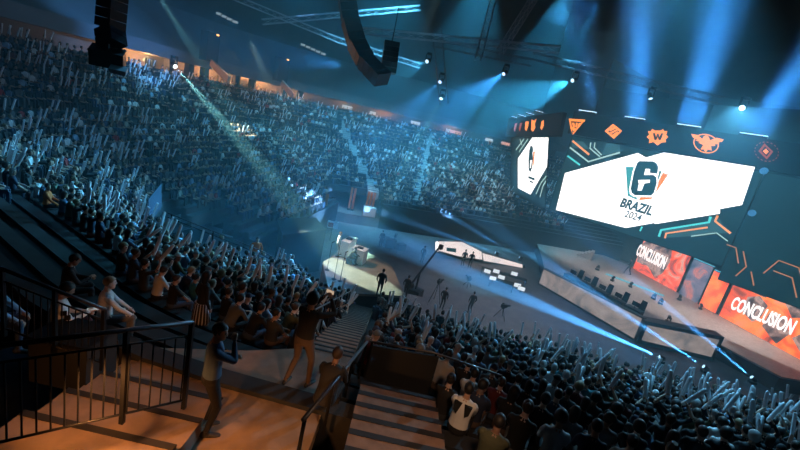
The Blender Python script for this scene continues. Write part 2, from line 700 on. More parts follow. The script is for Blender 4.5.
# the header band with the team emblems
hd = thing('header_screen', 'dark LED header band above the centre screen carrying orange team emblems', 'screen', MP(8, 15.1))
mb = MB()
plane_box(mb, -.9, 27, 15.05, 17.45, -.5, 0.)
under(mb.build('cabinet', mat('header face', (.012, .016, .02), .6)), hd)
lg = lambda pts: crop(pts, 600, 100, 3.6)
c1 = lambda pts: crop(pts, 500, 90, 6)
mb = MB()
for a in ([(413, 172), (512, 178), (506, 192), (420, 186)], [(413, 172), (425, 172), (434, 262), (424, 232)], [(512, 178), (500, 180), (438, 256), (436, 270)],
          [(432, 196), (446, 197), (450, 222), (440, 228)], [(456, 196), (466, 197), (462, 226), (452, 222)], [(474, 197), (492, 198), (470, 224), (466, 214)],
          [(424, 214), (432, 232), (462, 236), (440, 246)]):
    flat(mb, MAIN, c1(a), .02)
under(mb.build('team_emblem', EMB), hd)
mb = MB()
for a in ([(17, 112), (47, 86), (53, 91), (24, 117)], [(50, 88), (80, 111), (73, 115), (45, 94)], [(80, 111), (50, 140), (46, 133), (73, 110)], [(17, 112), (50, 140), (51, 132), (26, 110)],
          [(34, 106), (52, 96), (60, 101), (36, 113)], [(36, 117), (62, 104), (64, 109), (42, 122)], [(44, 126), (64, 112), (63, 118), (50, 130)]):
    flat(mb, MAIN, lg(a), .02)
under(mb.build('team_emblem', EMB), hd)
mb = MB()
flat(mb, MAIN, lg([(172, 112), (184, 113), (188, 104), (198, 110), (218, 110), (228, 104), (230, 112), (243, 112), (238, 125), (246, 133), (236, 141), (238, 152), (222, 153), (207, 164), (192, 151), (176, 156), (178, 142), (168, 133), (178, 124)]), .02, 0)
flat(mb, MAIN, lg([(190, 119), (198, 119), (202, 134), (206, 121), (211, 121), (214, 134), (220, 120), (228, 120), (219, 144), (211, 144), (208, 132), (203, 144), (196, 144)]), .05, 1)
under(mb.build('team_emblem', [EMB, mat('header face', (0, 0, 0))]), hd)
mb = MB()


def ring(cx, cy, rx, ry, w, n=28, gap=None, tilt=0.):
    for k in range(n):
        if gap and k % gap == 0:
            continue
        a0, a1 = 2 * pi * k / n, 2 * pi * (k + 1) / n
        q = [(cx + (rx - e) * cos(a), cy + (ry - e) * sin(a) + tilt * (rx * cos(a))) for a, e in ((a0, 0), (a1, 0), (a1, w), (a0, w))]
        flat(mb, MAIN, lg(q), .02, 1 if gap else 0)


ring(382, 157, 46, 35, 4, tilt=.12)
flat(mb, MAIN, lg([(328, 122), (352, 126), (368, 140), (374, 130), (384, 127), (392, 133), (396, 145), (420, 136), (446, 142), (440, 150), (424, 153), (430, 157), (412, 160), (416, 165), (400, 166), (402, 182), (388, 178), (380, 190), (374, 178), (362, 178), (372, 162), (354, 154), (362, 152), (342, 144), (352, 143), (334, 134)]), .04, 0)
under(mb.build('team_emblem', [EMB, EMB_R]), hd)
mb = MB()
ring(600, 186, 44, 36, 3, 36, gap=2, tilt=.1)
for a in ([(592, 156), (624, 186), (600, 214), (570, 184)],):
    flat(mb, MAIN, lg(a), .02, 1)
flat(mb, MAIN, lg([(594, 166), (614, 186), (600, 204), (580, 184)]), .03, 2)
flat(mb, MAIN, lg([(586, 184), (598, 175), (608, 186), (598, 196)]), .04, 0)
under(mb.build('team_emblem', [EMB, EMB_R, mat('header face', (0, 0, 0))]), hd)

# the screen round the corner, seen at a slant
pr, pb, plf = at(548.5, 136, Y=45), at(545, 208, Y=44.2), at(516, 162, Y=57)
LEFT = Plane(pr, (pb - pr).cross(plf - pr))
ls = thing('side_screen', 'narrow-looking LED screen round the corner facing away, showing the white polygon logo', 'screen', pb)
mb = MB()
flat(mb, LEFT, [(513, 137.5), (549.5, 136), (545.5, 210), (512, 191)], -.3, 0, .25)
under(mb.build('cabinet', BLACKM), ls)
mb = MB()
flat(mb, LEFT, [(514, 138.5), (549, 137), (545, 208), (513, 190)], -.05, 0, .05)
under(mb.build('display_panel', SCR_DARK), ls)
mb = MB()
flat(mb, LEFT, [(532.5, 137.5), (548.5, 137.5), (547, 166.5), (530.5, 194.5), (518, 188), (518, 158.5)], .02)
under(mb.build('white_polygon', SCR_WHITE), ls)
mb = MB()
flat(mb, LEFT, [(529.5, 150), (530.5, 146), (532.5, 146), (533.2, 150), (532.5, 153), (533, 158), (532, 168), (530.5, 172), (528.8, 170), (528.6, 160)], .06, 0)
flat(mb, LEFT, [(528.6, 176), (534.8, 178.4), (534.4, 180.6), (528.4, 178.2)], .06, 0)
flat(mb, LEFT, [(530, 180.6), (533.2, 181.8), (533, 183.2), (529.8, 182)], .06, 0)
flat(mb, LEFT, [(530.4, 160.5), (532, 159.8), (531.4, 163), (530.9, 168), (530.1, 168)], .09, 2)
flat(mb, LEFT, [(533.4, 152), (535, 151), (533.6, 165), (532.8, 166)], .06, 1)
under(mb.build('figure_six', [SCR_LOGO, SCR_LORANGE, SCR_WHITE]), ls)
lines(LEFT, ls, 'pale_line', SCR_PALE, [(q, 2, .16) for q in ([(528, 139), (519, 152)], [(524, 139), (516, 150)], [(520, 139), (522, 145)], [(546.5, 176), (541, 183), (536, 194)], [(546, 181), (543, 186), (540, 197)])])
# header above it
a, b = at(513, 120, Y=57), at(561, 120, Y=45)
LHD = Plane(a, (b - a).cross(Vector((0, 0, 1))))
lh = thing('side_header', 'dark header band round the corner with five slim orange emblems', 'screen', at(548, 134, Y=46))
mb = MB()
flat(mb, LHD, [(511, 119), (567, 113), (562, 137), (508, 137)], -.4, 0, .4)
under(mb.build('cabinet', mat('header face', (0, 0, 0))), lh)
for i, q in enumerate(([(90, 202), (104, 198), (98, 222), (90, 250), (84, 240)], [(120, 200), (134, 196), (126, 225), (120, 250), (114, 235)],
          [(154, 190), (172, 188), (170, 215), (158, 246), (150, 235)], [(190, 176), (205, 186), (220, 172), (208, 205), (212, 225), (198, 250), (188, 240)],
          [(250, 190), (262, 180), (262, 215), (250, 240), (243, 228)])):
    mb = MB()
    flat(mb, LHD, c1(q), .03)
    under(mb.build('team_emblem', EMB if i > 1 else EMB_R), lh)

# upward wash bars on top of the header
BARS = [(.44, -.48), (5.3, -.28), (10.0, -.08), (14.7, .30)]
for i, (s_, tilt) in enumerate(BARS):
    t = thing('wash_bar', 'white-lit upward wash bar on top of the header, %s from the corner' % ordinal(i + 1), 'stage light', MP(s_, 17.45, -.2), 0, 'wash bars on the header')
    mb = MB()
    plane_box(mb, s_ - .95, s_ + .95, 17.45, 17.62, -.35, .03)
    under(mb.build('housing', BLACKM), t)
    mb = MB()
    plane_box(mb, s_ - .92, s_ + .92, 17.62, 17.70, -.3, .04)
    under(mb.build('lens', led('wash lens', (.55, .80, 1.), 2.)), t)

# two small blue beacons on the wing
for i, (px, py) in enumerate(((764, 171), (752, 213))):
    mb = MB()
    p = MAIN.hit(px, py, .1)
    mb.lathe([(.0, 0), (.28, .02), (.28, .1), (.2, .16), (.0, .17)], 14, p, 0, MAIN.n.to_track_quat('Z', 'Y').to_matrix())
    tag(mb.build('beacon_light', led('blue beacon', (.06, .26, .55), .8)), 'small round blue lamp on the dark wing, the %s one' % ('upper', 'lower')[i], 'lamp')

# ------------------------------------------------------------------ the stage
DZ = 1.2
deck = [(15.3, 38.4), (20.4, 29.9), (26.6, 29.9), (28.6, 26.2), (36.5, 27.2), (33.6, 38), (29.9, 50), (24, 56), (18, 52), (17.0, 46)]
st = thing('stage_deck', 'wide raised stage floor of pale worn panels in front of the red LED wall', 'stage', (25, 40, 0))
mb = MB()
mb.prism(deck, DZ - .12, DZ)
under(mb.build('deck_floor', DECKM), st)
mb = MB()
mb.prism([(x * .995 + .1, y * .995 + .2) for x, y in deck], 0, DZ - .12)
under(mb.build('deck_skirt', BLACK), st)

# LED wall behind the stage: one plane with dark slits
W0, W1 = Vector((29.53, 48.84)), Vector((32.21, 37.4))
WD = (W1 - W0).normalized()
WALL = Plane((W0.x, W0.y, 2), (WD.y, -WD.x, 0))


def WPt(s_, z, off=0.):
    return Vector((W0.x + WD.x * s_, W0.y + WD.y * s_, z)) + WALL.n * off


def s_of(px, py):
    h = WALL.hit(px, py)
    return (Vector((h.x, h.y)) - W0).dot(WD)


def wall_box(mb, s0, s1, z0, z1, o0, o1, mi=0):
    c = [WPt(s, z, o) for o in (o0, o1) for s, z in ((s0, z0), (s1, z0), (s1, z1), (s0, z1))]
    mb.add(c, [(0, 1, 2, 3), (7, 6, 5, 4), (0, 4, 5, 1), (1, 5, 6, 2), (2, 6, 7, 3), (3, 7, 4, 0)], mi)


FIRE = ramp_led('screen red smoke', [(.30, (.05, .03, .05)), (.42, (.50, .07, .04)), (.52, (.90, .10, .035)), (.62, (.60, .30, .24)), (.75, (.16, .15, .19))], .45, 1.5)
FIRE2 = ramp_led('screen orange smoke', [(.28, (.18, .04, .03)), (.45, (.85, .10, .03)), (.58, (1.0, .24, .05)), (.75, (.50, .22, .18))], .40, 1.5)
MIST = ramp_led('screen blue mist', [(.32, (.05, .10, .18)), (.50, (.22, .20, .30)), (.62, (.62, .20, .16)), (.75, (.30, .30, .38))], .45, 1.0)
FIG = ramp_led('screen grey figures', [(.36, (.05, .05, .07)), (.48, (.34, .22, .20)), (.56, (.75, .52, .46)), (.70, (.14, .10, .11))], 1.1, .75, .6)
TXT = led('screen white lettering', (.92, .90, .90), 1.6)
sa, sb, sc_, sd_, se, sf = s_of(633, 268), s_of(679, 291), s_of(700, 300), s_of(718, 303), s_of(724, 318), 22.0
panels = [('first', sa, s_of(677, 289), 5.62, FIRE, 'red smoke and pale figures behind small CONCLUSION lettering'),
          ('second', s_of(680, 291), s_of(699, 299), 5.25, MIST, 'blue and red mist, between two dark slits'),
          ('third', s_of(701, 300), s_of(717, 309), 5.0, FIRE2, 'bright orange smoke beside a dark slit'),
          ('fourth', s_of(721, 311), sf, 4.95, FIRE2, 'orange smoke with figures behind large CONCLUSION lettering')]
for nm, s0, s1, zt, m_, what in panels:
    p = thing('backdrop_screen', 'LED backdrop panel of ' + what, 'screen', WPt((s0 + s1) / 2, DZ), 0, 'backdrop panels along the stage')
    mb = MB()
    wall_box(mb, s0 - .04, s1 + .04, DZ, zt + .06, -.3, -.04)
    under(mb.build('cabinet', BLACKM), p)
    mb = MB()
    wall_box(mb, s0, s1, DZ + .02, zt, -.04, 0)
    under(mb.build('display_panel', m_), p)
    mb = MB()
    wall_box(mb, s0, s1, zt + .06, zt + .14, -.2, .02)
    under(mb.build('edge_light', led('cyan edge light', (.10, .55, .75), .9)), p)
    if nm in ('first', 'fourth'):
        mb = MB()
        if nm == 'first':
            flat(mb, WALL, [(637, 262), (640, 246), (650, 238), (662, 243), (672, 250), (670, 262), (662, 274), (654, 277), (648, 266)], .02)
        else:
            for q in ([(741, 310), (748, 297), (760, 296), (768, 306), (760, 318), (752, 322)], [(762, 326), (770, 312), (784, 318), (790, 334), (776, 344)], [(752, 292), (760, 283), (770, 290), (766, 298)],
                      [(784, 300), (800, 300), (804, 318), (792, 318)], [(792, 338), (806, 332), (812, 348), (800, 352)]):
                flat(mb, WALL, q, .02)
        under(mb.build('grey_figures', FIG), p)
        if nm == 'first':
            a, b, h = (637.5, 250), (665.5, 264), 1.5
        else:
            a, b, h = (732, 303), (794, 329), 1.32
        pa, pb_ = WALL.hit(*a, .06), WALL.hit(*b, .06)
        xd = (pb_ - pa).normalized()
        o = text_mesh('CONCLUSION', 1.0, 'conclusion_lettering', TXT, None, (0, 0, 0), (1, 0, 0), (0, 1, 0), 1., 0., .03)
        xs = [v.co.x for v in o.data.vertices]
        ys = [v.co.y for v in o.data.vertices]
        k = (pb_ - pa).length / (max(xs) - min(xs))
        ky = h / (max(ys) - min(ys))
        R = Matrix((xd * k, Vector((0, 0, 1)) * ky, WALL.n)).transposed().to_4x4()
        R.translation = (pa + pb_) / 2
        o.data.transform(R)
        under(o, p)

# LED fascia in front of the players' row, and the box beside it
CLOUD = ramp_led('screen pale cloud', [(.30, (.16, .18, .20)), (.50, (.42, .37, .35)), (.70, (.60, .56, .54))], .5, .62)


def fascia(name, label, a, b, za, zb, th=.5, frame=.12, zl=.05):
    a, b = Vector((*a, 0)), Vector((*b, 0))
    d = (b - a).normalized()
    n = Vector((d.y, -d.x, 0))
    if n.dot(-a) < 0:
        n = -n
    t = thing(name, label, 'screen', a)
    mb = MB()
    q = [a - n * th, b - n * th, b, a]
    mb.add([p for p in q] + [q[0] + Vector((0, 0, za)), q[1] + Vector((0, 0, zb)), q[2] + Vector((0, 0, zb)), q[3] + Vector((0, 0, za))],
           [(3, 2, 1, 0), (4, 5, 6, 7), (0, 1, 5, 4), (1, 2, 6, 5), (2, 3, 7, 6), (3, 0, 4, 7)])
    under(mb.build('frame', mat('stage frame', (.02, .024, .028), .5)), t)
    mb = MB()
    e = d * frame
    z = Vector((0, 0, 1))
    mb.sheet([a + e + z * (zl + frame), b - e + z * (zl + frame), b - e + z * (zb - frame), a + e + z * (za - frame)], n * .03)
    under(mb.build('display_panel', CLOUD), t)
    return t


fl, fr = at(538, 284, z=0), at(634.5, 341, z=0)
fascia('stage_fascia', 'long low LED fascia with pale cloud picture along the players row', (fl.x, fl.y), (fr.x, fr.y), 1.75, 2.05, .4)
bl, br_ = at(636, 343, z=0), at(713, 361.5, z=0)
fascia('stage_front_box', 'black-framed LED box with pale cloud picture at the stage front', (bl.x, bl.y), (br_.x, br_.y), 1.95, 2.15, 1.0, .3)

# bright fascia of the opposite players row
PINK = ramp_led('screen bright pale', [(.3, (.62, .66, .70)), (.6, (.90, .86, .86)), (.8, (.80, .66, .64))], .35, 1.1)
t = thing('opposite_fascia', 'bright white LED fascia of the opposite players row on the arena floor', 'screen', at(437, 257, z=0))
FP = Plane(at(437, 257, z=0), (at(522, 268, z=0) - at(437, 257, z=0)).cross(Vector((0, 0, 1))))
cc = lambda pts: crop(pts, 400, 220, 5.63)
mb = MB()
flat(mb, FP, cc([(212, 116), (352, 120), (462, 176), (692, 246), (692, 272), (470, 232), (330, 210), (205, 178)]), -.5, 0, .44)
under(mb.build('frame', mat('stage frame', (0, 0, 0))), t)
mb = MB()
flat(mb, FP, cc([(219, 120), (350, 123), (458, 178), (462, 222), (330, 203), (219, 172)]), -.03, 0, .06)
flat(mb, FP, cc([(464, 186), (688, 250), (688, 268), (470, 228)]), -.03, 0, .06)
under(mb.build('display_panel', PINK), t)
mb = MB()
flat(mb, FP, cc([(200, 122), (213, 121), (210, 172), (199, 170)]), -.3, 0, .3)
under(mb.build('end_light', SCR_WHITE), t)
mb = MB()
flat(mb, FP, cc([(262, 155), (315, 160), (315, 182), (262, 174)]), .05, 0, .05)
under(mb.build('picture_inset', SCR_LOGO), t)
#__PART4__

# ------------------------------------------------------------------ people
SKINS = [mat('skin light', (.50, .32, .24), .55), mat('skin tan', (.38, .22, .15), .55), mat('skin brown', (.20, .11, .075), .55), mat('skin pale', (.60, .41, .33), .55)]
CLOTH = {'black': (.010, .010, .012), 'charcoal': (.028, .030, .034), 'navy': (.014, .022, .05), 'grey': (.12, .125, .13), 'white': (.62, .62, .62), 'pale blue': (.26, .40, .55),
         'maroon': (.12, .018, .02), 'orange': (.65, .14, .03), 'olive': (.06, .065, .035), 'teal': (.02, .13, .15), 'beige': (.40, .34, .28), 'red': (.40, .03, .03),
         'yellow': (.75, .55, .05), 'slate blue': (.06, .10, .16), 'denim': (.05, .08, .14), 'brown': (.09, .06, .045)}
HAIRC = {'black': (.008, .007, .007), 'brown': (.035, .02, .012), 'fair': (.25, .17, .09), 'grey': (.25, .25, .25), 'red': (.14, .04, .015)}


def cloth(c):
    return mat('cloth ' + c, CLOTH[c], .85)


def hairm(c):
    return mat('hair ' + c, HAIRC[c], .6)


EYEM = mat('eye dark', (.01, .008, .008), .3)
LIPM = mat('lips', (.25, .09, .08), .5)
SHOEM = mat('shoe dark', (.02, .02, .022), .6)


def ik(a, b, l1, l2, pole):
    a, b, pole = Vector(a), Vector(b), Vector(pole)
    d = b - a
    L = min(d.length, (l1 + l2) * .995)
    d.normalize()
    x = (l1 * l1 - l2 * l2 + L * L) / (2 * L)
    h = sqrt(max(l1 * l1 - x * x, 0))
    p = (pole - d * pole.dot(d)).normalized()
    return a + d * x + p * h, a + d * L


class Body:
    """closed tubes for every limb, later fused into one skin"""

    def __init__(s):
        s.v, s.f, s.l = [], [], []

    def loft(s, rings, lab, n=12):
        """rings: (centre, axis a, axis b) with axes carrying the radii"""
        o = len(s.v)
        for c, a, b in rings:
            for k in range(n):
                t = 2 * pi * k / n
                s.v.append(Vector(c) + Vector(a) * cos(t) + Vector(b) * sin(t))
                s.l.append(lab)
        m = len(rings)
        for i in range(m - 1):
            for k in range(n):
                s.f.append((o + i * n + k, o + i * n + (k + 1) % n, o + (i + 1) * n + (k + 1) % n, o + (i + 1) * n + k))
        s.f.append(tuple(o + k for k in reversed(range(n))))
        s.f.append(tuple(o + (m - 1) * n + k for k in range(n)))

    def limb(s, pts, rad, lab, n=10, sub=4, flat=1.):
        P = [Vector(p) for p in pts]
        Q, R = [], []
        for i in range(len(P) - 1):
            for j in range(sub):
                t = j / sub
                Q.append(P[i].lerp(P[i + 1], t))
                R.append(rad[i] + (rad[i + 1] - rad[i]) * t)
        Q.append(P[-1])
        R.append(rad[-1])
        # rounded ends
        d0, d1 = (Q[0] - Q[1]).normalized(), (Q[-1] - Q[-2]).normalized()
        Q = [Q[0] + d0 * R[0] * .6] + Q + [Q[-1] + d1 * R[-1] * .6]
        R = [R[0] * .6] + R + [R[-1] * .6]
        rings = []
        for i, p in enumerate(Q):
            d = (Q[min(i + 1, len(Q) - 1)] - Q[max(i - 1, 0)]).normalized()
            ref = Vector((0, 0, 1)) if abs(d.z) < .85 else Vector((0, 1, 0))
            x = d.cross(ref).normalized()
            y = x.cross(d).normalized()
            rings.append((p, x * R[i], y * R[i] * flat))
        s.loft(rings, lab, n)


def hand(B, wrist, fdir, palm, grip, fr=.0095, right=True):
    """palm, four bent fingers of unequal length and a thumb off the side"""
    w, f, nrm = Vector(wrist), Vector(fdir).normalized(), Vector(palm)
    nrm = (nrm - f * nrm.dot(f)).normalized()          # the way the palm looks
    side = f.cross(nrm).normalized()
    if not right:
        side = -side                                    # towards the thumb
    B.loft([(w, side * .024, nrm * .017), (w + f * .03, side * .036, nrm * .017), (w + f * .085, side * .040, nrm * .014), (w + f * .095, side * .036, nrm * .010)], 'skin', 10)
    for i, (off, L) in enumerate(((.030, .070), (.010, .078), (-.011, .072), (-.030, .056))):
        r = w + f * .08 + side * off
        if grip:
            p = [r, r + f * L * .38 + nrm * .008, r + f * L * .45 + nrm * L * .45, r + f * L * .05 + nrm * L * .62]
        else:
            p = [r, r + f * L * .45 + nrm * .004, r + f * L * .80 + nrm * L * .16, r + f * L * .98 + nrm * L * .34]
        B.limb(p, [fr, fr, fr * .92, fr * .8], 'skin', 7, 2)
    t = w + f * .03 + side * .030
    B.limb([t, t + f * .035 + side * .022 + nrm * .012, t + f * .062 + side * (.018 if not grip else .004) + nrm * .030], [fr * 1.25, fr * 1.15, fr * .95], 'skin', 7, 2)


POSES = {
    # hip height, lean, hands (right, left) as offsets from the middle of the shoulders, grip, head yaw, head pitch
    'lap': dict(seat=1, lean=.06, hr=(.13, .36, -.42), hl=(-.13, .36, -.42), grip=0, yaw=0., pit=.05, says='hands in lap'),
    'cheer': dict(seat=1, lean=.0, hr=(.26, .26, .30), hl=(-.24, .24, .34), grip=1, yaw=.1, pit=-.1, says='raising two sticks'),
    'onearm': dict(seat=1, lean=.05, hr=(.24, .28, .24), hl=(-.12, .34, -.40), grip=1, yaw=-.2, pit=0., says='raising one stick'),
    'forward': dict(seat=1, lean=.45, hr=(.08, .34, -.26), hl=(-.08, .36, -.26), grip=1, yaw=.15, pit=-.15, says='leaning forward'),
    'clap': dict(seat=1, lean=.05, hr=(.07, .40, -.06), hl=(-.07, .40, -.04), grip=1, yaw=.25, pit=.0, says='holding sticks together'),
    'phone': dict(seat=1, lean=.12, hr=(.05, .34, -.22), hl=(-.06, .33, -.26), grip=1, yaw=0., pit=.4, says='looking down'),
    'turned': dict(seat=1, lean=.02, hr=(.16, .34, -.42), hl=(.02, .34, -.30), grip=0, yaw=.7, pit=.05, says='head turned aside'),
    'stand': dict(seat=0, lean=.02, hr=(.25, .05, -.52), hl=(-.25, .05, -.52), grip=0, yaw=0., pit=.05, says='standing'),
    'standcheer': dict(seat=0, lean=.0, hr=(.24, .22, .34), hl=(-.24, .26, .30), grip=1, yaw=.1, pit=-.05, says='standing with sticks up'),
}


def spec_frames(p):
    """joints of a pose"""
    J = {}
    if p['seat']:
        hz = p.get('hz', .50)
        J['hip'] = Vector((0, 0, hz))
        J['legs'] = []
        for sx in (1, -1):
            kw = p.get('spread', .14)
            knee = Vector((sx * kw, .42, hz + .03))
            ank = Vector((sx * (kw - .01), .40 + p.get('foot', 0.), hz - .42))
            J['legs'].append((Vector((sx * .09, .0, hz - .01)), knee, ank, sx))
    else:
        hz = .93
        J['hip'] = Vector((0, 0, hz))
        J['legs'] = []
        st = p.get('stride', .0)
        sp = p.get('spread', .11)
        for sx in (1, -1):
            ank = Vector((sx * sp, st * sx, .085 + (.03 if st * sx < 0 else 0)))
            hipj = Vector((sx * .09, 0, hz - .02))
            knee, ank = ik(hipj, ank, .43, .425, (0, 1, 0))
            J['legs'].append((hipj, knee, ank, sx))
    L = p['lean']
    J['sp'] = Vector((p.get('side', 0.), sin(L), cos(L))).normalized()
    J['fwd'] = Vector((0, cos(L), -sin(L)))
    J['sh'] = J['hip'] + J['sp'] * .50
    J['neck'] = J['hip'] + J['sp'] * .56
    hd_ = Matrix.Rotation(-p['yaw'], 3, 'Z') @ Matrix.Rotation(-(p['pit'] + L * .35), 3, 'X')
    J['hR'] = hd_
    J['head'] = J['neck'] + J['sp'] * .05 + hd_ @ Vector((0, .025, .105))
    J['arms'] = []
    for sx, key in ((1, 'hr'), (-1, 'hl')):
        s0 = J['sh'] + Vector((sx * .185, 0, -.02))
        w = J['sh'] + Vector(p[key])
        pole = p.get('pole' + ('r' if sx > 0 else 'l'), (sx * .6, -.5, -.8))
        e, w = ik(s0, w, .285, .255, pole)
        J['arms'].append((s0, e, w, sx))
    return J


def make_body(name, p, voxel, female=False, sleeve='long', short=False):
    J = spec_frames(p)
    B = Body()
    X = Vector((1, 0, 0))
    sp, fwd, hip = J['sp'], J['fwd'], J['hip']
    k = .93 if female else 1.
    prof = [(-.085, .13, .11, 'leg'), (-.04, .165, .125, 'leg'), (.04, .17, .125, 'leg'), (.07, .168, .122, 'top'), (.13, .160, .115, 'top'), (.22, .158, .112, 'top'), (.32, .172, .118, 'top'),
            (.41, .188, .118, 'top'), (.47, .185, .105, 'top'), (.515, .14, .085, 'top'), (.55, .075, .062, 'top')]
    for (z0, a0, b0, l0), (z1, a1, b1, l1) in zip(prof, prof[1:]):
        pass
    # one loft per cloth so that every source point knows its cloth
    rings = [(hip + sp * z, X * a * k, fwd * b) for z, a, b, l in prof]
    B.loft(rings, 'top', 16)
    o = len(B.v) - 16 * len(prof)
    for i, (z, a, b, l) in enumerate(prof):
        for q in range(16):
            B.l[o + i * 16 + q] = l
    B.limb([J['neck'] - sp * .02, J['neck'] + sp * .05, J['head'] - J['hR'] @ Vector((0, .01, .06))], [.058, .052, .052], 'skin', 10, 3)
    hR, hc = J['hR'], J['head']
    hp = [(-.122, .022, .030, .048), (-.112, .040, .046, .040), (-.085, .056, .066, .024), (-.05, .066, .083, .008), (-.01, .073, .092, .0), (.03, .077, .097, -.004), (.065, .072, .091, -.008), (.095, .054, .070, -.010), (.112, .028, .036, -.010)]
    B.loft([(hc + hR @ Vector((0, y, z)), hR @ Vector((a, 0, 0)), hR @ Vector((0, b, 0))) for z, a, b, y in hp], 'skin', 16)
    # nose, brow, ears
    B.loft([(hc + hR @ Vector((0, .088, .012)), hR @ Vector((.009, 0, 0)), hR @ Vector((0, .008, 0))), (hc + hR @ Vector((0, .098, -.018)), hR @ Vector((.014, 0, 0)), hR @ Vector((0, .016, 0))),
            (hc + hR @ Vector((0, .094, -.032)), hR @ Vector((.016, 0, 0)), hR @ Vector((0, .016, 0)))], 'skin', 8)
    for sx in (1, -1):
        B.loft([(hc + hR @ Vector((sx * .074, -.004, z)), hR @ Vector((.010, 0, 0)), hR @ Vector((0, r, 0))) for z, r in ((-.042, .008), (-.02, .016), (.012, .021), (.024, .012))], 'skin', 8)
    for (s0, e, w, sx) in J['arms']:
        fs = 'top' if sleeve == 'long' else 'skin'
        B.limb([s0 - X * sx * .03, s0.lerp(e, .3), e], [.062, .056, .045], 'top', 10, 4)
        B.limb([e, e.lerp(w, .35), w], [.045, .044, .030], fs, 10, 4)
        f = (w - e).normalized()
        if p['grip']:
            hand(B, w, f, Vector((-sx * .9, .35, .1)) if f.z > .3 else Vector((-sx * .6, .0, -.8)), True, max(.0095, voxel * .6), sx > 0)
        else:
            hand(B, w, f + Vector((0, .3, -.25)) * (.6 if p['seat'] else 0.1), Vector((-sx * .5, -.1, -1)) if p['seat'] else Vector((-sx, 0, 0)), False, max(.0095, voxel * .6), sx > 0)
    for (h, kn, an, sx) in J['legs']:
        fl = 'skin' if short else 'leg'
        B.limb([h, h.lerp(kn, .4), kn], [.088, .080, .060], 'leg', 12, 4)
        B.limb([kn, kn.lerp(an, .3), an], [.058, .056, .040], fl, 10, 4)
        fy = Vector((sx * .12, 1, 0)).normalized()
        fx = Vector((1, -sx * .12, 0)).normalized()
        B.loft([(an + fy * y + Vector((0, 0, z)), fx * a, Vector((0, 0, h_))) for y, z, a, h_ in ((-.075, -.035, .022, .030), (-.055, -.035, .034, .046), (.0, -.03, .040, .052), (.07, -.045, .044, .036), (.14, -.055, .046, .026), (.185, -.060, .034, .020), (.20, -.062, .018, .012))], 'shoe', 10)
    me = bpy.data.meshes.new('src')
    me.from_pydata(B.v, [], B.f)
    bm = bmesh.new()
    bm.from_mesh(me)
    bmesh.ops.recalc_face_normals(bm, faces=bm.faces)
    bm.to_mesh(me)
    bm.free()
    tmp = bpy.data.objects.new('tmp', me)
    COL.objects.link(tmp)
    md = tmp.modifiers.new('r', 'REMESH')
    md.mode = 'VOXEL'
    md.voxel_size = voxel
    sm = tmp.modifiers.new('s', 'SMOOTH')
    sm.factor = .4
    sm.iterations = 2
    bpy.context.view_layer.update()
    out = bpy.data.meshes.new_from_object(tmp.evaluated_get(bpy.context.evaluated_depsgraph_get()))
    out.name = name
    bpy.data.objects.remove(tmp)
    kd = kdtree.KDTree(len(B.v))
    for i, v in enumerate(B.v):
        kd.insert(v, i)
    kd.balance()
    idx = {'skin': 0, 'top': 1, 'leg': 2, 'shoe': 3}
    inv_ = hR.inverted()
    mi = []
    for f in out.polygons:
        c = f.center
        m = idx[B.l[kd.find(c)[1]]]
        if m == 0 and (c - hc).length < .15:
            q = inv_ @ (c - hc)
            if q.y > .05:
                if min((q - Vector((sx * .031, .082, .008))).length for sx in (1, -1)) < max(.013, voxel * .6):
                    m = 4
                elif abs(q.x) < .026 and abs(q.z + .062) < max(.008, voxel * .35):
                    m = 5
        mi.append(m)
    for m in (SKINS[0], cloth('black'), cloth('denim'), SHOEM, EYEM, LIPM):
        out.materials.append(m)
    out.polygons.foreach_set('material_index', mi)
    out.polygons.foreach_set('use_smooth', [True] * len(out.polygons))
    return out, J


def make_hair(J, style):
    """a closed cap of hair fitted to the head"""
    hR, hc = J['hR'], J['head']
    bm = bmesh.new()
    bmesh.ops.create_uvsphere(bm, u_segments=18, v_segments=12, radius=1.)
    for v in bm.verts:
        x, y, z = v.co
        if style == 'cap':
            q = Vector((x * .088, y * .106 - .006, z * .118 + .02))
            q.z = max(q.z, .038)
        else:
            rx, ry, rz = {'short': (.084, .106, .108), 'curly': (.105, .122, .128), 'long': (.090, .108, .112), 'bun': (.085, .106, .108), 'thin': (.081, .102, .100)}[style]
            q = Vector((x * rx, y * ry - .012, z * rz + .022))
            # the hair line: high at the brow, low at the nape
            lo = -.075 if q.y < -.02 else (-.03 if q.y < .035 else .062)
            if style == 'long' and q.y < .03:
                if q.z < -.01:
                    t = (-.01 - q.z) / .08
                    q.z -= t * .20
                    q.y = min(q.y, .0) - .012 * t
                    q.x *= 1.0 + .12 * t
            elif q.z < lo:
                q.z = lo
        v.co = q
    if style == 'cap':
        r = bmesh.ops.create_uvsphere(bm, u_segments=12, v_segments=6, radius=1.)
        for v in r['verts']:
            v.co = Vector((v.co.x * .070, v.co.y * .075 + .105, v.co.z * .008 + .046 - max(0, v.co.y) * .012))
    if style == 'bun':
        r = bmesh.ops.create_uvsphere(bm, u_segments=10, v_segments=8, radius=.042)
        for v in r['verts']:
            v.co += Vector((0, -.10, .085))
    for v in bm.verts:
        v.co = hR @ v.co + hc
    me = bpy.data.meshes.new('hair')
    bm.to_mesh(me)
    bm.free()
    me.polygons.foreach_set('use_smooth', [True] * len(me.polygons))
    me.materials.append(hairm('black'))
    return me


BODY, HAIR = {}, {}


def body_for(pose, voxel=.024, female=False, sleeve='long', **kw):
    key = (pose, voxel, female, sleeve, tuple(sorted(kw.items())))
    if key not in BODY:
        p = dict(POSES[pose])
        p.update({k: v for k, v in kw.items() if k != 'short'})
        BODY[key] = make_body('person', p, voxel, female, sleeve, kw.get('short', False))
    return BODY[key], key


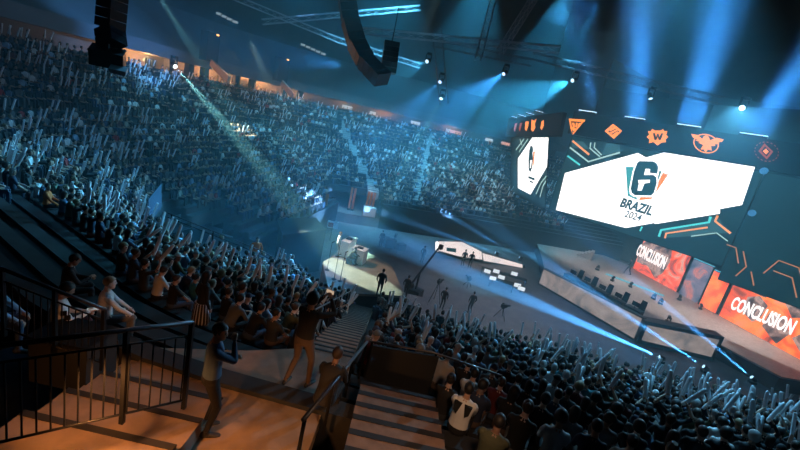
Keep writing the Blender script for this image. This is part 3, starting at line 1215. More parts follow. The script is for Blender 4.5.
def person(pose, loc, heading, skin, top, leg, hair, hairc, label, group=None, voxel=.024, female=False, sleeve='long', scale=1., shoes=None, **kw):
    (me, J), key = body_for(pose, voxel, female, sleeve, **kw)
    o = bpy.data.objects.new('person', me)
    COL.objects.link(o)
    o.location = loc
    o.rotation_euler = (0, 0, heading)
    o.scale = (scale,) * 3
    for i, m in enumerate((SKINS[skin], cloth(top), cloth(leg), shoes or SHOEM)):
        o.material_slots[i].link = 'OBJECT'
        o.material_slots[i].material = m
    tag(o, label, 'person', group)
    if hair:
        hk = (key, hair)
        if hk not in HAIR:
            HAIR[hk] = make_hair(J, hair)
        h = bpy.data.objects.new('cap' if hair == 'cap' else 'hair', HAIR[hk])
        COL.objects.link(h)
        h.parent = o
        h.material_slots[0].link = 'OBJECT'
        h.material_slots[0].material = cloth(hairc) if hair == 'cap' else hairm(hairc)
    return o, J


# the inflatable stick
mb = MB()
mb.lathe([(.008, -.10), (.030, -.095), (.042, -.06), (.046, .0), (.050, .25), (.048, .44), (.038, .50), (.020, .525), (.006, .53)], 10)
STICK = mb.build('clapper_stick', STICKM, None, True)
STICK_ME = STICK.data
bpy.data.objects.remove(STICK)


def stick(owner, p, d, label):
    o = bpy.data.objects.new('clapper_stick', STICK_ME)
    COL.objects.link(o)
    mw = Matrix.Translation(owner.location) @ Matrix.Rotation(owner.rotation_euler.z, 4, 'Z') @ Matrix.Scale(owner.scale[0], 4)
    q = Vector(d).to_track_quat('Z', 'Y').to_matrix().to_4x4()
    o.matrix_world = mw @ Matrix.Translation(p) @ q
    tag(o, label, 'clapper stick', 'white inflatable clapper sticks in the crowd')
    return o


# ---- where the crowd sits: outlines of the occupied blocks
NEAR = [(352, 324), (392, 290), (440, 302), (500, 320), (560, 335), (640, 364), (740, 384), (840, 402), (900, 500), (432, 500), (437, 392), (446, 380), (434, 356), (376, 352)]
FARL = [(-70, 158), (0, 172), (30, 178), (60, 203), (110, 238), (150, 268), (205, 298), (255, 316), (300, 326), (330, 314), (366, 296), (330, 283), (262, 246), (205, 222), (172, 208), (165, 186),
        (200, 196), (252, 208), (278, 212), (307, 209), (327, 193), (329, 184), (372, 184), (378, 195), (400, 197), (434, 206), (485, 208), (514, 210), (565, 225), (565, 60), (-70, -60)]
AISLES = [((262, 132), (330, 198), 3.5), ((337, 112), (374, 188), 3.0), ((431, 132), (414, 206), 2.6), ((180, 100), (262, 206), 1.0), ((506, 150), (520, 214), 2.0)]
HERO_SPOTS = []
STAGE = Vector((25, 41, 1.2))


def seg_dist(px, py, a, b):
    dx, dy = b[0] - a[0], b[1] - a[1]
    t = max(0, min(1, ((px - a[0]) * dx + (py - a[1]) * dy) / (dx * dx + dy * dy)))
    return hypot(px - a[0] - dx * t, py - a[1] - dy * t)


def seats():
    out = []
    for ri, (d, z, dep) in enumerate(ROWS):
        if dep > 1.:
            continue
        dh = d + dep - .20
        acc, want, n = 0., .3, 0
        for k in range(len(PATH) - 1):
            a, b = Vector(pos(k, dh)), Vector(pos(k + 1, dh))
            L = (b - a).length
            if L < 1e-6:
                continue
            while want <= acc + L:
                t = (want - acc) / L
                q = a.lerp(b, t)
                n += 1
                want += .56
                if not gap_at(k, d + dep / 2):
                    nx = PATH[k][2] + (PATH[k + 1][2] - PATH[k][2]) * t
                    ny = PATH[k][3] + (PATH[k + 1][3] - PATH[k][3]) * t
                    out.append((q.x, q.y, z, nx, ny, ri, n))
            acc += L
    return out
#__PART5__


def crowd():
    cand = []
    for (x, y, z, nx, ny, ri, n) in seats():
        px, py, f = proj((x, y, z + 1.2))
        if f < 1.5 or px < -60 or px > 860 or py > 500 or py < -50:
            continue
        near_b = inpoly(px, py, NEAR) and f < 26
        if not (near_b or (inpoly(px, py, FARL) and not (f < 26 and px > 372))):
            continue
        if any(seg_dist(px, py, a, b) < w * (1.6 if f < 30 else 1.) for a, b, w in AISLES) and f > 22:
            continue
        if any(hypot(x - hx, y - hy) < .5 for hx, hy in HERO_SPOTS):
            continue
        if px < 447 and py > 366 and f < 12:
            continue
        if -1.45 < x < -.15 and y < 19:
            continue
        if rnd.random() < (.05 if f < 24 else .10):
            continue
        cand.append((f, x, y, z, nx, ny, ri, n, px, py, near_b))
    vis = [c for c in cand if -4 < c[8] < 804 and -4 < c[9] < 452]
    vis.sort(key=lambda c: c[0])
    chosen = set(id(c) for c in vis[:272])
    lim = vis[min(272, len(vis)) - 1][0]
    print('crowd', len(cand), 'visible', len(vis), 'individual to', lim)
    tops = ['black'] * 9 + ['charcoal'] * 7 + ['navy'] * 4 + ['grey'] * 3 + ['white'] * 2 + ['pale blue'] * 1 + ['maroon', 'olive', 'teal', 'slate blue', 'slate blue', 'beige', 'brown']
    legs = ['black'] * 4 + ['denim'] * 4 + ['charcoal'] * 3 + ['grey', 'brown']
    # number the seats of each block along the row from the stairs
    cnt = {}
    for c in sorted((c for c in cand if id(c) in chosen), key=lambda c: (c[6], abs(c[1] + .8))):
        side = 'right' if c[1] > -.8 else 'left'
        key = (c[6], side)
        cnt[key] = cnt.get(key, 0) + 1
        f, x, y, z, nx, ny, ri, n, px, py, nb = c
        r = random.Random(ri * 977 + n)
        # how eager this part of the crowd is with its sticks
        eager = (.46 if px > 560 and f > 9 else .20 if f > 10 else .04) if nb else (.42 if px < 150 and py < 215 else .16)
        q = r.random()
        if q < eager:
            pose = r.choice(['cheer', 'cheer', 'onearm', 'clap'])
        else:
            pose = r.choice(['lap', 'lap', 'forward', 'turned', 'turned', 'phone', 'lap'])
        fem = r.random() < .32
        hair = r.choice(['long', 'long', 'bun', 'curly']) if fem else r.choice(['short'] * 5 + ['thin', 'cap', 'curly'])
        hc_ = r.choice(['black'] * 6 + ['brown'] * 4 + ['fair', 'grey'])
        if hair == 'cap':
            hc_ = r.choice(['black', 'navy', 'grey', 'white'])
        top = r.choice(tops)
        leg = r.choice(legs)
        face = atan2(-ny, -nx)
        to = atan2(STAGE.y - y, STAGE.x - x)
        dlt = (to - face + pi) % (2 * pi) - pi
        head = face + max(-.6, min(.6, dlt * .7)) + r.uniform(-.12, .12) - pi / 2
        where = '%s row up, %s seat %s of stairs' % (ordinal(ri + 1), ordinal(cnt[key]), side)
        who = '%s %s' % (hc_, {'short': 'haired', 'long': 'long-haired', 'bun': 'bun-haired', 'curly': 'curly-haired', 'thin': 'cropped', 'cap': 'capped'}[hair])
        lab = '%s spectator in %s top, %s, %s' % (who, top, POSES[pose]['says'], where)
        if len(lab.split()) > 16:
            lab = '%s spectator in %s top, %s' % (who, top, where)
        o, J = person(pose, (x, y, z), head, r.choice((0, 0, 1, 1, 2, 3)), top, leg, hair, hc_, lab, 'seated spectators of the near blocks', .024, fem, r.choice(['long', 'short']), r.uniform(.95, 1.06))
        if pose in ('cheer', 'onearm', 'clap'):
            for i, (s0, e, w, sx) in enumerate(J['arms']):
                if pose == 'onearm' and sx < 0:
                    continue
                fd = (w - e).normalized()
                g = w + fd * .08 + Vector((-sx * .02, .02, 0))
                dr = Vector((sx * r.uniform(-.12, .5), r.uniform(-.1, .5), 1)) if pose != 'clap' else Vector((sx * .1, r.uniform(.2, .8), .8))
                stick(o, g, dr, 'white inflatable stick in %s hand of spectator, %s' % (('right', 'left')[i], where))
    # everybody farther away is one uncountable mass
    rest = [c for c in cand if id(c) not in chosen]
    far_mass(rest, tops, legs)
    far_aisles()


def far_aisles():
    """pale concrete steps of the aisles between the far blocks"""
    for (a, b, w_) in AISLES[:3]:
        mb = MB()
        for (d, z, dep) in ROWS:
            best = None
            for k in range(len(PATH)):
                if PATH[k][4] < 1.6 or PATH[k][4] > 4:
                    continue
                x, y = pos(k, d + dep / 2)
                q = proj((x, y, z + .3))
                e = seg_dist(q[0], q[1], a, b)
                if best is None or e < best[0]:
                    best = (e, k, x, y)
            if best[0] > 8 or d < 1:
                continue
            nx, ny = PATH[best[1]][2], PATH[best[1]][3]
            rz = atan2(ny, nx)
            for j in range(2):
                mb.box((best[2] + nx * (j - .5) * dep / 2, best[3] + ny * (j - .5) * dep / 2, z + .15 + .2 * j - .3), (dep / 2, 1.3, .9), 0, rz)
        struct(mb.build('floor_far_aisle', mat('pale aisle concrete', (.34, .35, .36), .8)))


def far_mass(rest, tops, legs):
    def loft(rings, n):
        v, f = [], []
        for c, a, b in rings:
            for k in range(n):
                t = 2 * pi * (k + .5) / n
                v.append((c[0] + a * cos(t), c[1] + b * sin(t), c[2]))
        for i in range(len(rings) - 1):
            for k in range(n):
                f.append((i * n + k, i * n + (k + 1) % n, (i + 1) * n + (k + 1) % n, (i + 1) * n + k))
        f.append(tuple(reversed(range(n))))
        f.append(tuple(range((len(rings) - 1) * n, len(rings) * n)))
        return v, f

    def bar(a, b, w):
        m = MB().bar(a, b, w)
        return m.v, m.f

    def template(up):
        P = []
        P.append((*loft([((0, -.01, .40), .16, .12), ((0, 0, .62), .155, .11), ((0, .02, .88), .19, .11), ((0, .03, .99), .09, .07)], 6), 1))
        P.append((*loft([((0, .06, 1.06), .045, .055), ((0, .05, 1.12), .07, .085), ((0, .04, 1.2), .072, .09), ((0, .035, 1.26), .04, .05)], 6), 0))
        P.append((*loft([((0, .0, 1.14), .076, .06), ((0, .01, 1.22), .085, .10), ((0, .02, 1.29), .045, .06)], 6), 3))
        for sx in (1, -1):
            P.append((*bar((sx * .10, .02, .50), (sx * .13, .44, .53), .14), 2))
            P.append((*bar((sx * .13, .42, .52), (sx * .13, .42, .05), .10), 2))
            if up:
                P.append((*bar((sx * .19, .02, .93), (sx * .28, .16, .86), .085), 1))
                P.append((*bar((sx * .28, .16, .86), (sx * .25, .26, 1.12), .07), 0))
                s_ = sx * .30
                P.append((*bar((sx * .25, .26, 1.06), (s_ + sx * .05, .40, 1.66), .066), 4))
            else:
                P.append((*bar((sx * .19, .02, .93), (sx * .23, .10, .66), .085), 1))
                P.append((*bar((sx * .23, .10, .66), (sx * .12, .34, .60), .065), 0))
        V, Fc, lab = [], [], []
        for v, f, l in P:
            o = len(V)
            V += v
            Fc += [tuple(i + o for i in q) for q in f]
            lab += [l] * len(v)
        return np.array(V), Fc, np.array(lab)

    T = [template(False), template(True)]
    VV, FF, CC = [], [], []
    off = 0
    r = random.Random(3)
    fv = {k: np.array(v) for k, v in CLOTH.items()}
    tops = tops + ['white', 'white', 'white', 'white', 'pale blue', 'pale blue', 'grey', 'red', 'beige', 'beige', 'black', 'black', 'black', 'black']
    for c in rest:
        f, x, y, z, nx, ny, ri, n, px, py, nb = c
        up_ = r.random() < (.34 if (px < 140 and py < 230) else .10)
        V, Fc, lab = T[1 if up_ else 0]
        face = atan2(-ny, -nx)
        to = atan2(STAGE.y - y, STAGE.x - x)
        dlt = (to - face + pi) % (2 * pi) - pi
        h = face + max(-.6, min(.6, dlt * .6)) + r.uniform(-.2, .2) - pi / 2
        s = r.uniform(.94, 1.07)
        ch, sh = cos(h), sin(h)
        W = np.empty_like(V)
        W[:, 0] = (V[:, 0] * ch - V[:, 1] * sh) * s + x
        W[:, 1] = (V[:, 0] * sh + V[:, 1] * ch) * s + y
        W[:, 2] = V[:, 2] * s + z + (.35 if r.random() < .05 else 0)
        pal = np.array([[.45, .28, .21] if r.random() < .75 else [.22, .12, .08], fv[r.choice(tops)], fv[r.choice(legs)], [.012, .010, .009] if r.random() < .8 else [.2, .14, .08], [.72, .78, .84]])
        VV.append(W)
        CC.append(pal[lab])
        FF += [tuple(i + off for i in q) for q in Fc]
        off += len(V)
    VV = np.concatenate(VV)
    CC = np.concatenate(CC)
    me = bpy.data.meshes.new('crowd')
    me.from_pydata(VV.tolist(), [], FF)
    at_ = me.color_attributes.new('cloth', 'FLOAT_COLOR', 'POINT')
    at_.data.foreach_set('color', np.concatenate([CC, np.ones((len(CC), 1))], 1).astype(np.float32).ravel())
    m = mat('crowd cloth', (.1, .1, .1), .8)
    nt = m.node_tree
    n_ = nt.nodes.new('ShaderNodeAttribute')
    n_.attribute_name = 'cloth'
    nt.links.new(n_.outputs['Color'], nt.nodes['Principled BSDF'].inputs['Base Color'])
    me.materials.append(m)
    o = bpy.data.objects.new('crowd', me)
    COL.objects.link(o)
    stuff(o, 'dense far crowd of seated spectators filling the lower stands around the arena', 'crowd')


# ------------------------------------------------------------------ the near cross aisle, stairs and rails
def d_of(x, y):
    best = 1e9
    for i in range(len(FRONT) - 1):
        ax, ay = FRONT[i]
        bx, by = FRONT[i + 1]
        L2 = (bx - ax) ** 2 + (by - ay) ** 2
        t = max(0, min(1, ((x - ax) * (bx - ax) + (y - ay) * (by - ay)) / L2))
        best = min(best, hypot(x - ax - (bx - ax) * t, y - ay - (by - ay) * t))
    return best


def seat_on(px, py):
    """the seat of the stand seen at a spot of the photo (hips of whoever sits there)"""
    best = None
    for (d, z, dep) in ROWS:
        p = at(px, py, z=z + .5)
        e = abs(d_of(p.x, p.y) - (d + dep - .2))
        if best is None or e < best[0]:
            best = (e, p.x, p.y, z)
    return best[1:]


WZ = 7.7
mb = MB()
mb.prism([(-3.75, 3.2), (-.55, 3.2), (-.55, 7.05), (-1.4, 7.05), (-2.3, 6.6), (-3.75, 6.1)], WZ - .3, WZ + .02)
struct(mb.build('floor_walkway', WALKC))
mb = MB().prism([(-.12, 6.2), (1.5, 6.2), (1.5, 7.2), (-.12, 7.2)], 6.6, 7.0)
struct(mb.build('floor_foot_landing', BLACK))
mb = MB()
for i in range(26):                                    # aisle stairs down to the front rail
    y0, z0 = 7.05 + i * .40, WZ - .155 * (i + 1)
    if z0 < Z0 + .05:
        break
    mb.box((-.85, y0 + .20, z0 - .3), (1.0, .40, .6))
    mb.box((-.85, y0 + .375, z0 + .003), (1.0, .05, .012), 1)
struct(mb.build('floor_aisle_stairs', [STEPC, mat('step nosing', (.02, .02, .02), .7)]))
mb = MB()
for i in range(8):                                     # flight between the sloping rail and the block of seats
    y0, z0 = 2.95 + i * .44, 8.62 - .125 * i
    mb.box((.66, y0 + .22, z0 - .3), (1.42, .44, .6))
    mb.box((.66, y0 + .385, z0 + .003), (1.42, .10, .012), 1)
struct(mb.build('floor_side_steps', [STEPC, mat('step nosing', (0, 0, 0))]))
mb = MB()
for i in range(4):                                     # low broad steps behind the guard rail
    y0, z0 = 3.3 + i * .62, 8.15 - .15 * i
    mb.box((-3.0, y0 + .31, z0 - .25), (1.9, .62, .5))
    mb.box((-3.0, y0 + .575, z0 + .003), (1.9, .09, .012), 1)
struct(mb.build('floor_landing_steps', [WALKC, mat('step nosing', (0, 0, 0))]))


def rail(name, label, pts, drop, posts, nb, mid=True, top_r=.026, lo=.12, topmat=STEEL):
    """guard rail: top tube, lower rail, posts and thin upright bars"""
    P = [Vector(p) for p in pts]
    t = thing(name, label, 'railing', P[0] - Vector((0, 0, drop)))
    mb = MB()
    mb.tube(P, top_r, 10)
    under(mb.build('handrail', topmat, None, True), t)
    Q = [p - Vector((0, 0, .17)) for p in P]
    if mid:
        under(MB().tube(Q, .013, 8).build('upper_bar', BLACKM, None, True), t)
        under(MB().tube([p - Vector((0, 0, drop - lo)) for p in P], .014, 8).build('lower_bar', BLACKM, None, True), t)
    L = [0]
    for a, b in zip(P, P[1:]):
        L.append(L[-1] + (b - a).length)

    def along(s_):
        for i in range(len(P) - 1):
            if s_ <= L[i + 1] + 1e-6:
                return P[i].lerp(P[i + 1], (s_ - L[i]) / (L[i + 1] - L[i]))
        return P[-1]
    for s_ in posts:
        p = along(s_ * L[-1])
        under(MB().bar(p - Vector((0, 0, drop)), p, .045, .045).build('post', BLACKM), t)
    for i in range(nb):
        p = along((i + .5) / nb * L[-1])
        under(MB().tube([p - Vector((0, 0, drop - lo)), p - Vector((0, 0, .17))], .009, 6).build('baluster', BLACKM), t)
    return t


g0, g1 = at(-40, 350.5, z=9.88), at(193, 322, z=9.88)
rail('guard_rail', 'black guard rail with worn steel top bar across the lower corner, over orange lit steps', [g0, g1], 1.15, (.02, .655, .995), 17)
h0, h1 = at(0, 268, Y=4.6), at(106, 310, Y=4.9)
rail('stair_rail', 'dark sloping stair rail in front of the man in the white shirt', [h0, h1], 1.0, (.02, .5, .98), 15)
r0, r1 = at(303, 420, Y=4.0), at(367, 342, Y=7.3)
rail('sloping_handrail', 'sloping steel handrail beside the man sitting on the steps', [r0, r1], .95, (.02, .35, .68, .99), 0, False, .030)
r2 = at(502, 376, Y=7.15)
t = rail('front_guard_rail', 'dark guard rail above the black panel at the foot of the side steps', [r1 + Vector((.05, .05, 0)), at(432, 352, Y=7.3), r2], .9, (.02, .50, .99), 0, False, .024, BLACKM)
mb = MB()
a, b = r1 + Vector((.1, .04, -.08)), at(440, 354, Y=7.25) - Vector((0, 0, .08))
mb.sheet([a, b, Vector((b.x, b.y, 6.6)), Vector((a.x, a.y, 6.6))], (0, .05, 0))
under(mb.build('guard_panel', mat('guard panel', (.012, .013, .015), .7)), t)
# posts down the stairs with their rail
pts = [Vector((-1.42, 7.3 + i * 1.05, WZ - .155 * (1 + (.25 + i * 1.05) / .40))) for i in range(10)]
t = thing('stair_handrail', 'thin dark handrail on posts down the side of the aisle stairs', 'railing', pts[0])
under(MB().tube([p + Vector((0, 0, .92)) for p in pts], .022, 8).build('handrail', STEEL, None, True), t)
under(MB().tube([p + Vector((0, 0, .50)) for p in pts], .012, 8).build('middle_bar', BLACKM, None, True), t)
for p in pts:
    under(MB().bar(p - Vector((0, 0, .2)), p + Vector((0, 0, .92)), .04, .04).build('post', BLACKM), t)
# fence along the tunnel side of the left block
pts = [at(168, 213, Y=14.6), at(215, 232, Y=16.0), at(262, 251, Y=16.6), at(300, 272, Y=17.2), at(332, 292, Y=17.6)]
t = rail('tunnel_fence', 'thin dark fence along the dark tunnel beside the left block of spectators', pts, 1.0, (.02, .25, .5, .75, .98), 0, True, .02)
# black flight case on the landing
t = thing('flight_case', 'black flight case with steel corners on the landing behind the guard rail', 'case', (-4.35, 5.1, WZ))
mb = MB().box((-4.35, 5.1, WZ + .36), (.85, .6, .72))
under(mb.build('body', BLACK), t)
under(MB().box((-4.35, 5.1, WZ + .745), (.88, .63, .05)).build('lid', BLACKM), t)
for sx in (1, -1):
    under(MB().box((-4.35 + sx * .40, 5.41, WZ + .5), (.07, .03, .07)).build('corner_plate', STEEL), t)

# tunnel between the blocks: floor and the blue glass side
mb = MB().prism([(-16, 17), (-9.2, 13), (-5.5, 18.5), (-8.2, 26), (-14, 26)], 0, 2.2)
struct(mb.build('floor_tunnel', BLACK))
pa, pb_ = at(148, 199, Y=16.5), at(161, 183, Y=17.5)
mb = MB()
mb.sheet([pa, pb_, pb_ + Vector((.1, 0, -1.1)), pa + Vector((.1, 0, -1.1))], (.04, -.03, 0))
t = tag(mb.build('glass_balustrade', mat('blue glass', (.04, .08, .12), .25)), 'small bluish glass balustrade panel above the dark tunnel', 'balustrade')

# ------------------------------------------------------------------ the people one can tell apart
def sit(px, py, pose, *a, face=None, **kw):
    x, y, z = seat_on(px, py)
    HERO_SPOTS.append((x, y))
    h = face if face is not None else atan2(STAGE.y - y, STAGE.x - x) - pi / 2
    return person(pose, (x, y, z), h, *a, **kw)


V = .012
# man taking a picture
p = at(296, 386, z=WZ)
HERO_SPOTS.append((p.x, p.y))
POSES['shoot'] = dict(seat=0, lean=.04, hr=(.17, .34, .17), hl=(.02, .36, .15), grip=1, yaw=.2, pit=.0, says='', spread=.16, stride=.10)
o, J = person('shoot', p, radians(-18), 1, 'black', 'brown', 'curly', 'black', 'standing man in black top and brown trousers photographing with raised phone on the walkway', None, V, shoes=mat('shoe black', (.01, .01, .01), .6), scale=1.02)
ph = thing('phone', 'phone held up by the standing man in black', 'phone', p)
mw = Matrix.Translation(o.location) @ Matrix.Rotation(o.rotation_euler.z, 4, 'Z') @ Matrix.Scale(1.02, 4)
w = (J['arms'][0][2] + J['arms'][1][2]) / 2 + Vector((0, .05, .09))
c = mw @ w
ph.location = c
ph.rotation_euler = (0, 0, o.rotation_euler.z)
MB().box((0, 0, 0), (.155, .012, .078)).build('case', BLACKM, ph)
MB().box((0, -.008, 0), (.146, .004, .069)).build('screen', led('phone screen', (.55, .40, .28), .9), ph)
# woman/man in slate jacket, hand at the chin
p = at(205, 432, z=WZ)
HERO_SPOTS.append((p.x, p.y))
POSES['chin'] = dict(seat=0, lean=.02, hr=(.05, .22, .06), hl=(-.02, .26, -.20), grip=1, yaw=.45, pit=.1, says='', spread=.10)
person('chin', p, radians(-62), 1, 'slate blue', 'black', 'short', 'black', 'standing man in slate blue sweater with a hand at his mouth beside the guard rail', None, V, scale=1.0)
# standing woman with striped skirt further down
x, y, z = seat_on(203, 318)
HERO_SPOTS.append((x, y))
o, J = person('stand', (x, y - .1, z), radians(-40), 1, 'black', 'grey', 'long', 'black', 'standing woman in black top with pale striped skirt above the dark aisle', None, .016, True)
mb = MB()
mb.lathe([(.17, .98), (.19, .80), (.22, .50), (.20, .46), (.16, .96)], 20)
m = mat('striped cloth', (.3, .3, .32), .8)
nt = m.node_tree
tc = nt.nodes.new('ShaderNodeTexCoord')
sx_ = nt.nodes.new('ShaderNodeSeparateXYZ')
at2 = nt.nodes.new('ShaderNodeMath')
at2.operation = 'ARCTAN2'
ml = nt.nodes.new('ShaderNodeMath')
ml.operation = 'MULTIPLY'
ml.inputs[1].default_value = 18
sn = nt.nodes.new('ShaderNodeMath')
sn.operation = 'SINE'
rp = nt.nodes.new('ShaderNodeValToRGB')
rp.color_ramp.elements[0].position = .45
rp.color_ramp.elements[1].position = .55
rp.color_ramp.elements[0].color = (.02, .02, .025, 1)
rp.color_ramp.elements[1].color = (.45, .45, .48, 1)
nt.links.new(tc.outputs['Object'], sx_.inputs[0])
nt.links.new(sx_.outputs[0], at2.inputs[0])
nt.links.new(sx_.outputs[1], at2.inputs[1])
nt.links.new(at2.outputs[0], ml.inputs[0])
nt.links.new(ml.outputs[0], sn.inputs[0])
nt.links.new(sn.outputs[0], rp.inputs[0])
nt.links.new(rp.outputs[0], nt.nodes['Principled BSDF'].inputs['Base Color'])
mb.build('skirt', m, o)
# man sitting on the steps
p = at(322, 408, z=WZ + .25)
HERO_SPOTS.append((p.x, p.y))
person('forward', (p.x, p.y, WZ - .08), radians(-8), 2, 'black', 'black', 'short', 'brown', 'man in black sitting hunched on the steps beside the sloping handrail', None, V)
# front left group
fR = radians(-48)
o, J = sit(55, 330, 'phone', 1, 'white', 'maroon', 'short', 'black', 'man in white shirt with dark arm patches reading his phone behind the stair rail', None, V, True if False else False, 'long', face=fR)
c = Matrix.Translation(o.location) @ Matrix.Rotation(o.rotation_euler.z, 4, 'Z') @ ((J['arms'][0][2] + J['arms'][1][2]) / 2 + Vector((0, .07, .04)))
ph = thing('phone', 'pale phone in the hands of the man in the white shirt', 'phone', c, fR)
MB().box((0, 0, 0), (.075, .15, .010)).build('case', WHITE, ph)
MB().box((0, 0, .007), (.068, .14, .004)).build('screen', led('phone screen pale', (.45, .50, .50), .8), ph)
mb = MB()
s0, e, w, sx = J['arms'][0]
for tt in (.30, .62):
    q = s0.lerp(e, tt) + Vector((.058, 0, .012))
    mb.box(q, (.022, .075, .075))
mb.build('sleeve_patch', BLACK, o)
sit(104, 318, 'lap', 3, 'white', 'grey', 'thin', 'fair', 'fair cropped person in white shirt sitting behind the stair rail', None, V, face=fR)
sit(66, 290, 'phone', 1, 'black', 'black', 'short', 'black', 'man in black with glasses sitting above the man in the white shirt', None, V, face=fR)
sit(-14, 322, 'lap', 1, 'pale blue', 'denim', 'short', 'black', 'person in blue jeans at the edge, knees showing behind the stair rail', None, V, face=radians(-60))
# right of the side steps
o, J = sit(457, 427, 'lap', 1, 'white', 'black', 'short', 'black', 'man in white jacket with black shoulder yoke sitting right of the side steps', None, V, face=radians(-22))
mb = MB()
hp_, sp_, fw_ = J['hip'], J['sp'], J['fwd']
for sx in (1, -1):
    mb.sheet([hp_ + sp_ * .50 - fw_ * .112 + Vector((sx * .02, 0, 0)), hp_ + sp_ * .49 - fw_ * .118 + Vector((sx * .15, 0, 0)), hp_ + sp_ * .36 - fw_ * .140 + Vector((sx * .13, 0, 0)), hp_ + sp_ * .30 - fw_ * .140 + Vector((sx * .07, 0, 0))], (0, .05, 0))
mb.build('shoulder_yoke', BLACK, o)
sit(484, 466, 'lap', 2, 'olive', 'black', 'thin', 'black', 'man with cropped dark hair in olive jacket just behind the white jacket', None, V, face=radians(-24))
sit(424, 362, 'turned', 3, 'grey', 'denim', None, None, 'bald man in grey shirt in front of the black guard panel', None, .016, face=radians(-20))
sit(450, 371, 'turned', 0, 'pale blue', 'denim', 'cap', 'beige', 'person in beige cap and pale blue shirt behind the guard rail', None, .016, face=radians(-30))
sit(443, 337, 'lap', 1, 'orange', 'black', 'short', 'black', 'spectator in bright orange top in the right block', None, .02, face=radians(-28))
sit(47, 205, 'turned', 1, 'orange', 'black', 'short', 'brown', 'spectator in orange top at the dark edge of the left block', None, .02, face=radians(-58))
# security in a yellow vest beyond the fence
q = at(258, 237, Y=18.6)
o, J = person('stand', (q.x, q.y, 2.2), radians(-150), 1, 'orange', 'black', 'short', 'black', 'guard in bright orange vest standing in the dark tunnel behind the fence', None, .018, scale=max(.9, (q.z - 2.2) / 1.72) if (q.z - 2.2) < 2.2 else 1.1)
if q.z - 2.2 > 1.95:
    o.location.z = q.z - 1.75
    o.scale = (1, 1, 1)
    mb = MB().box((q.x, q.y, (2.2 + o.location.z) / 2), (1.2, 1.2, o.location.z - 2.2))
    struct(mb.build('floor_tunnel_block', BLACK))

# ------------------------------------------------------------------ things on the arena floor
DJZ = 2.3
dj = thing('side_stage', 'pale square platform under the spotlight beside the black draped block', 'platform', (-2.5, 26, 0))
mb = MB()
dk = [at(323, 262, z=DJZ), at(329, 292, z=DJZ), at(405, 296, z=DJZ), at(392, 266, z=DJZ), at(352, 243, z=DJZ)]
mb.prism([(v.x, v.y) for v in dk], DJZ - .15, DJZ)
under(mb.build('platform_floor', noisy('sand deck', (.17, .14, .115), (.23, .195, .16), 1.5, .6)), dj)
mb = MB()
mb.prism([(v.x, v.y) for v in dk], 0, DJZ - .15)
under(mb.build('platform_skirt', BLACK), dj)
p = at(336, 256, z=DJZ)
o, J = person('lap' if False else 'stand', p, radians(-75), 0, 'white', 'grey', 'short', 'fair', 'presenter in white standing under the spotlight at the white desk', None, .018, scale=1.05)
p = at(349, 263, z=DJZ)
person('forward', (p.x, p.y, DJZ), radians(-100), 2, 'olive', 'charcoal', 'short', 'black', 'seated presenter in dark green leaning over the white desk', None, .018)
mb = MB().box((p.x, p.y - .05, DJZ + .2), (.42, .42, .40))
tag(mb.build('stool', BLACKM), 'black cube stool under the seated presenter', 'stool')
for (px, py, w_, d_, h_, lb) in ((357.5, 262, .95, .9, 1.05, 'front white desk block under the spotlight'), (346.5, 254, .6, 1.5, 1.15, 'rear white desk block beside the standing presenter')):
    p = at(px, py, z=DJZ)
    t = thing('desk', lb, 'desk', (p.x, p.y, DJZ), radians(-12))
    MB().box((0, 0, h_ / 2 - .02), (w_, d_, h_ - .04)).build('body', WHITE, t)
    MB().box((0, 0, h_ - .02), (w_ + .05, d_ + .05, .04)).build('top', WHITE, t)
    MB().box((0, 0, h_ + .04), (.4, .3, .08)).build('mixer', BLACKM, t)
for i, (px, py, h_) in enumerate(((327, 270, 1.9), (334, 279, 1.6), (340, 281, 1.9))):
    p = at(px, py, z=DJZ)
    t = thing('microphone_stand', 'thin black stand on the side stage, %s from the black block' % ordinal(i + 1), 'stand', p, 0, 'stands on the side stage')
    MB().lathe([(.16, 0), (.16, .02), (.02, .04)], 10).build('base', BLACKM, t)
    MB().tube([(0, 0, .02), (0, 0, h_)], .018, 6).build('pole', BLACKM, t)
    MB().tube([(0, 0, h_), (.12, .12, h_ + .05)], .028, 6).build('head', BLACKM, t)
# black draped block
q = [at(277, 219, z=3.3), at(316, 219, z=3.3), at(326, 231, z=3.3), at(283, 236, z=3.3)]
t = thing('draped_block', 'large black draped block between the tunnel and the side stage', 'block', (-7.5, 23.5, 0))
mb = MB().prism([(v.x, v.y) for v in q], 0, 3.3)
under(mb.build('drape', mat('dark green drape', (.003, .007, .007), .9)), t)
mb = MB().prism([((v.x - q[0].x) * 1.02 + q[0].x - .05, (v.y - q[0].y) * 1.02 + q[0].y - .05) for v in q], 3.3, 3.42)
under(mb.build('top_cover', BLACK), t)

# gate with upright orange banners and a white counter
gz = 1.1
mb = MB().prism([(-9.5, 44), (-6.3, 43.6), (-2, 44.9), (-2.6, 47.4), (-9.5, 47)], 0, gz)
struct(mb.build('floor_gate', FLOORM))
for i, (px, py) in enumerate(((350, 201), (353.5, 201), (368.5, 195), (371.5, 196), (374.5, 197))):
    Yg = 45.6
    c = at(px, py, Y=Yg)
    t = thing('upright_banner', 'slim orange upright banner at the gate, %s from the aisle' % ordinal(i + 1), 'banner', (c.x, c.y, gz), radians(15), 'orange banners at the gate')
    MB().box((0, 0, 1.45), (.26, .06, 2.5)).build('cloth', mat('orange banner', (.60, .17, .05), .7), t)
    MB().box((0, 0, .1), (.34, .3, .2)).build('foot', BLACKM, t)
c = at(370, 208, Y=44.9)
t = thing('counter', 'small white counter at the gate in front of the orange banners', 'counter', (c.x, c.y, gz), radians(15))
MB().box((0, 0, .5), (1.4, .6, 1.0)).build('body', WHITE, t)
